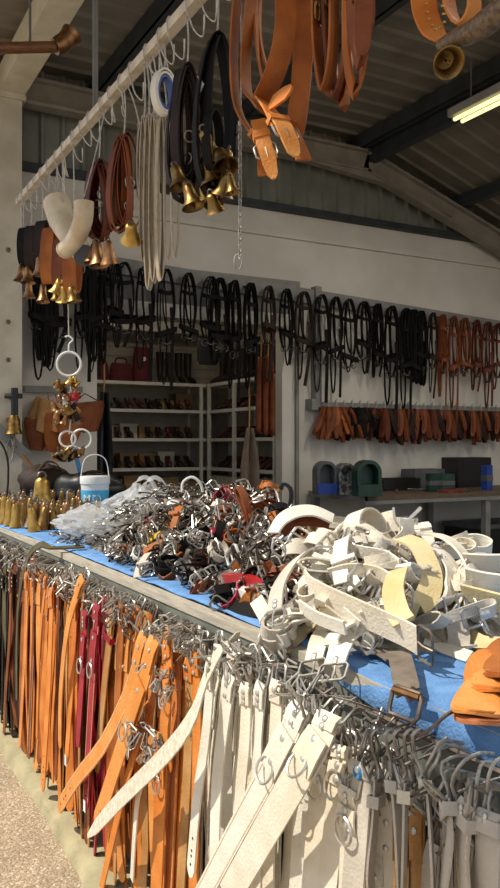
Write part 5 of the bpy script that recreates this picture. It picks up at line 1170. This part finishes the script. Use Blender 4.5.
for li, z in enumerate((SH[1], SH[2], SH[3], SH[4], SH[4])):
    for i in range(6):
        if li < 3 and R.random() < .45: continue
        x = 3.15+.26*i; m = R.choice(['card', 'whitecard', 'card']); yv = 10.1 if li < 3 else 9.95; hh = rnd(.1, .2)
        if li == 4: z0 = SH[4]+.0; continue
        t = thing('shoe_box', ('white' if m == 'whitecard' else 'brown')+' shoe box on the '+['upper', 'middle', 'lower', 'lowest'][li]+' level of the back shelving', 'box', (x, yv, z), 'shoe boxes, level %s %s' % (['upper', 'middle', 'lower', 'lowest'][li], m))
        MB().bbox((x-.115, yv-.1, z+.001), (x+.115, yv+.09, z+hh)).build('box_body', m, t, 0); MB().bbox((x-.12, yv-.105, z+hh), (x+.12, yv+.095, z+hh+.03)).build('box_lid', m, t, 0)
for i in range(7):
    y = 8.12+.25*i; m = R.choice(['card', 'whitecard']); z = SH[4]
    t = thing('shoe_box', ('white' if m == 'whitecard' else 'brown')+' shoe box low on the side shelving', 'box', (4.85, y, z), 'shoe boxes on the side shelving, '+m); MB().bbox((4.72, y-.11, z+.001), (5.0, y+.11, z+.18)).build('box_body', m, t, 0); MB().bbox((4.715, y-.115, z+.18), (5.005, y+.115, z+.21)).build('box_lid', m, t, 0)
# leather aprons hanging at the door jamb, pale cloth below
def apron(px, y0, y1, Yp, wpx, m, label, name='leather_apron', cat='apron', taper=.6):
    A = onY(px, y0, Yp); B = onY(px, y1, Yp); s_ = (A.x*SN+A.y*CS)/F*wpx/2; t = thing(name, label, cat, B)
    def fn(u, v):
        x = (u-.5)*2; wq = s_*(taper+(1-taper)*min(1, v*2.2)); return (A.x+x*wq, Yp+.03*math.sin(x*5+v)+.02*math.cos(x*3), A.z+(B.z-A.z)*v+.02*math.cos(x*4)*v)
    o = MB().grid(fn, 14, 12).build('apron_panel', m, t, 1.2); md = o.modifiers.new('thick', 'SOLIDIFY'); md.thickness = .012
    MB().tube([V((A.x, Yp, ZO+.05)), A+V((0, -.01, .1)), A], .009, 6).build('hanging_tape', 'tan', t)
apron(261, 357, 432, 7.66, 10, 'brown', 'brown leather apron half hanging left beside the door frame'); apron(268, 356, 434, 7.64, 10, 'brown', 'brown leather apron half hanging right beside the door frame')
M['taupe'] = mat('taupe_cloth', '7d6a5c', .95, 0, '6d5b4e', 12, .2, 90)
apron(249, 428, 505, 7.62, 18, 'taupe', 'taupe cloth hanging below the leather aprons', 'hanging_cloth', 'cloth', .3)
apron(104, 392, 500, 7.79, 13, 'blackp', 'black coat hanging at the left side of the storeroom opening', 'black_coat', 'coat', .6)
# small curved black handle beside the door frame
P = [atd(282, 520, 3.2), atd(290, 505, 3.2), atd(291, 490, 3.2), atd(284, 484, 3.2), atd(280, 489, 3.2)]
t = thing('black_cane', 'black curved cane handle rising behind the white heap', 'cane', P[0]); MB().ribbon(spline(P, 12), V((.4, .9, 0)), .03, .014).build('handle_bar', 'blackp', t)
# ------------------------------------------------------------------ tube lamps under the roof, added to brighten except the upper right one
def tube_lamp(x, y0, y1, z, power, label):
    t = thing('tube_lamp', label, 'lamp', (x, (y0+y1)/2, z), 'tube lamps under the roof')
    MB().bbox((x-.09, y0, z+.03), (x+.09, y1, z+.1)).build('housing', 'lampw', t, 0)
    for dx in (-.045, .045): MB().tube([V((x+dx, y0+.04, z+.005)), V((x+dx, y1-.04, z+.005))], .018, 8).build('tube', 'tube', t)
    for y in (y0+.2, y1-.2): MB().tube([V((x, y, z+.1)), V((x, y, 4.9))], .008, 5).build('hanger_rod', 'grey_steel', t)
    ld = bpy.data.lights.new('tube_light', 'AREA'); ld.shape = 'RECTANGLE'; ld.size = .16; ld.size_y = y1-y0-.1; ld.energy = power; ld.color = (1, .93, .8)
    lo = bpy.data.objects.new('tube_light', ld); col.objects.link(lo); lo.parent = t; lo.location = (0, 0, -.03)
LZ = 4.4
def added_store_lamp():  # unseen lamp added to brighten the storeroom
    t = thing('tube_lamp', 'tube lamp added under the storeroom ceiling to brighten it', 'lamp', (3.6, 8.6, 3.4), 'tube lamps under the roof')
    MB().bbox((2.9, 8.54, 3.43), (4.3, 8.66, 3.5)).build('housing', 'lampw', t, 0); MB().tube([V((2.95, 8.6, 3.41)), V((4.25, 8.6, 3.41))], .018, 8).build('tube', 'tube', t)
    ld = bpy.data.lights.new('tube_light', 'AREA'); ld.shape = 'RECTANGLE'; ld.size = 1.3; ld.size_y = .12; ld.energy = 8; ld.color = (1, .9, .75)
    lo = bpy.data.objects.new('tube_light', ld); col.objects.link(lo); lo.parent = t; lo.location = (0, 0, -.03)
added_store_lamp()
tube_lamp(5.12, 4.1, 5.55, LZ, 34, 'lit double tube lamp under the roof at upper right')
tube_lamp(5.12, 1.6, 3.05, LZ, 34, 'added unseen tube lamp in line with the visible one, nearer the counter')  # this lamp and the next two are unseen, added to brighten the shed
tube_lamp(8.4, 3.2, 4.65, 3.9, 34, 'added unseen tube lamp deeper in the shed on the right')
tube_lamp(2.9, 1.2, 2.65, LZ, 20, 'added unseen tube lamp above the aisle behind the counter')
# unseen canvas canopy, added so that its shade falls on the near straps
cp = thing('added_shade_canopy', 'unseen canvas canopy on posts, added to shade the near straps', 'canopy', (-2.6, .9, 0))
def cpf(u, v): return (-3.5+1.5*u, -1.6+4.0*v, 5.0+.05*math.sin(u*pi)-.03*math.sin(v*pi*3)**2)
o = MB().grid(cpf, 10, 24).build('canvas', 'suede', cp, 1.2); md = o.modifiers.new('thick', 'SOLIDIFY'); md.thickness = .01
for x in (-3.45, -2.1):
    for y in (-1.5, 2.0): MB().tube([V((x, y, 0)), V((x, y, 4.99))], .02, 8).build('post', 'grey_steel', cp)

# ------------------------------------------------------------------ where several look alike, say which one from the left
TENS = {2: ('twenty', 'twentieth'), 3: ('thirty', 'thirtieth'), 4: ('forty', 'fortieth'), 5: ('fifty', 'fiftieth'), 6: ('sixty', 'sixtieth'), 7: ('seventy', 'seventieth'), 8: ('eighty', 'eightieth'), 9: ('ninety', 'ninetieth')}
ORD = NTH[:19]+[TENS[q][1] if r_ == 0 else TENS[q][0]+'-'+NTH[r_-1] for q in range(2, 10) for r_ in range(10)]
bpy.context.view_layer.update()
by = {}
for o in col.objects:
    if o.parent is None and o.get('label'): by.setdefault(o['label'], []).append(o)
for lab, L in by.items():
    if 1 < len(L) <= len(ORD):
        L.sort(key=lambda o: px_of(o.matrix_world.translation))
        for k, o in enumerate(L): o['label'] = lab+', '+ORD[k]+' from left'
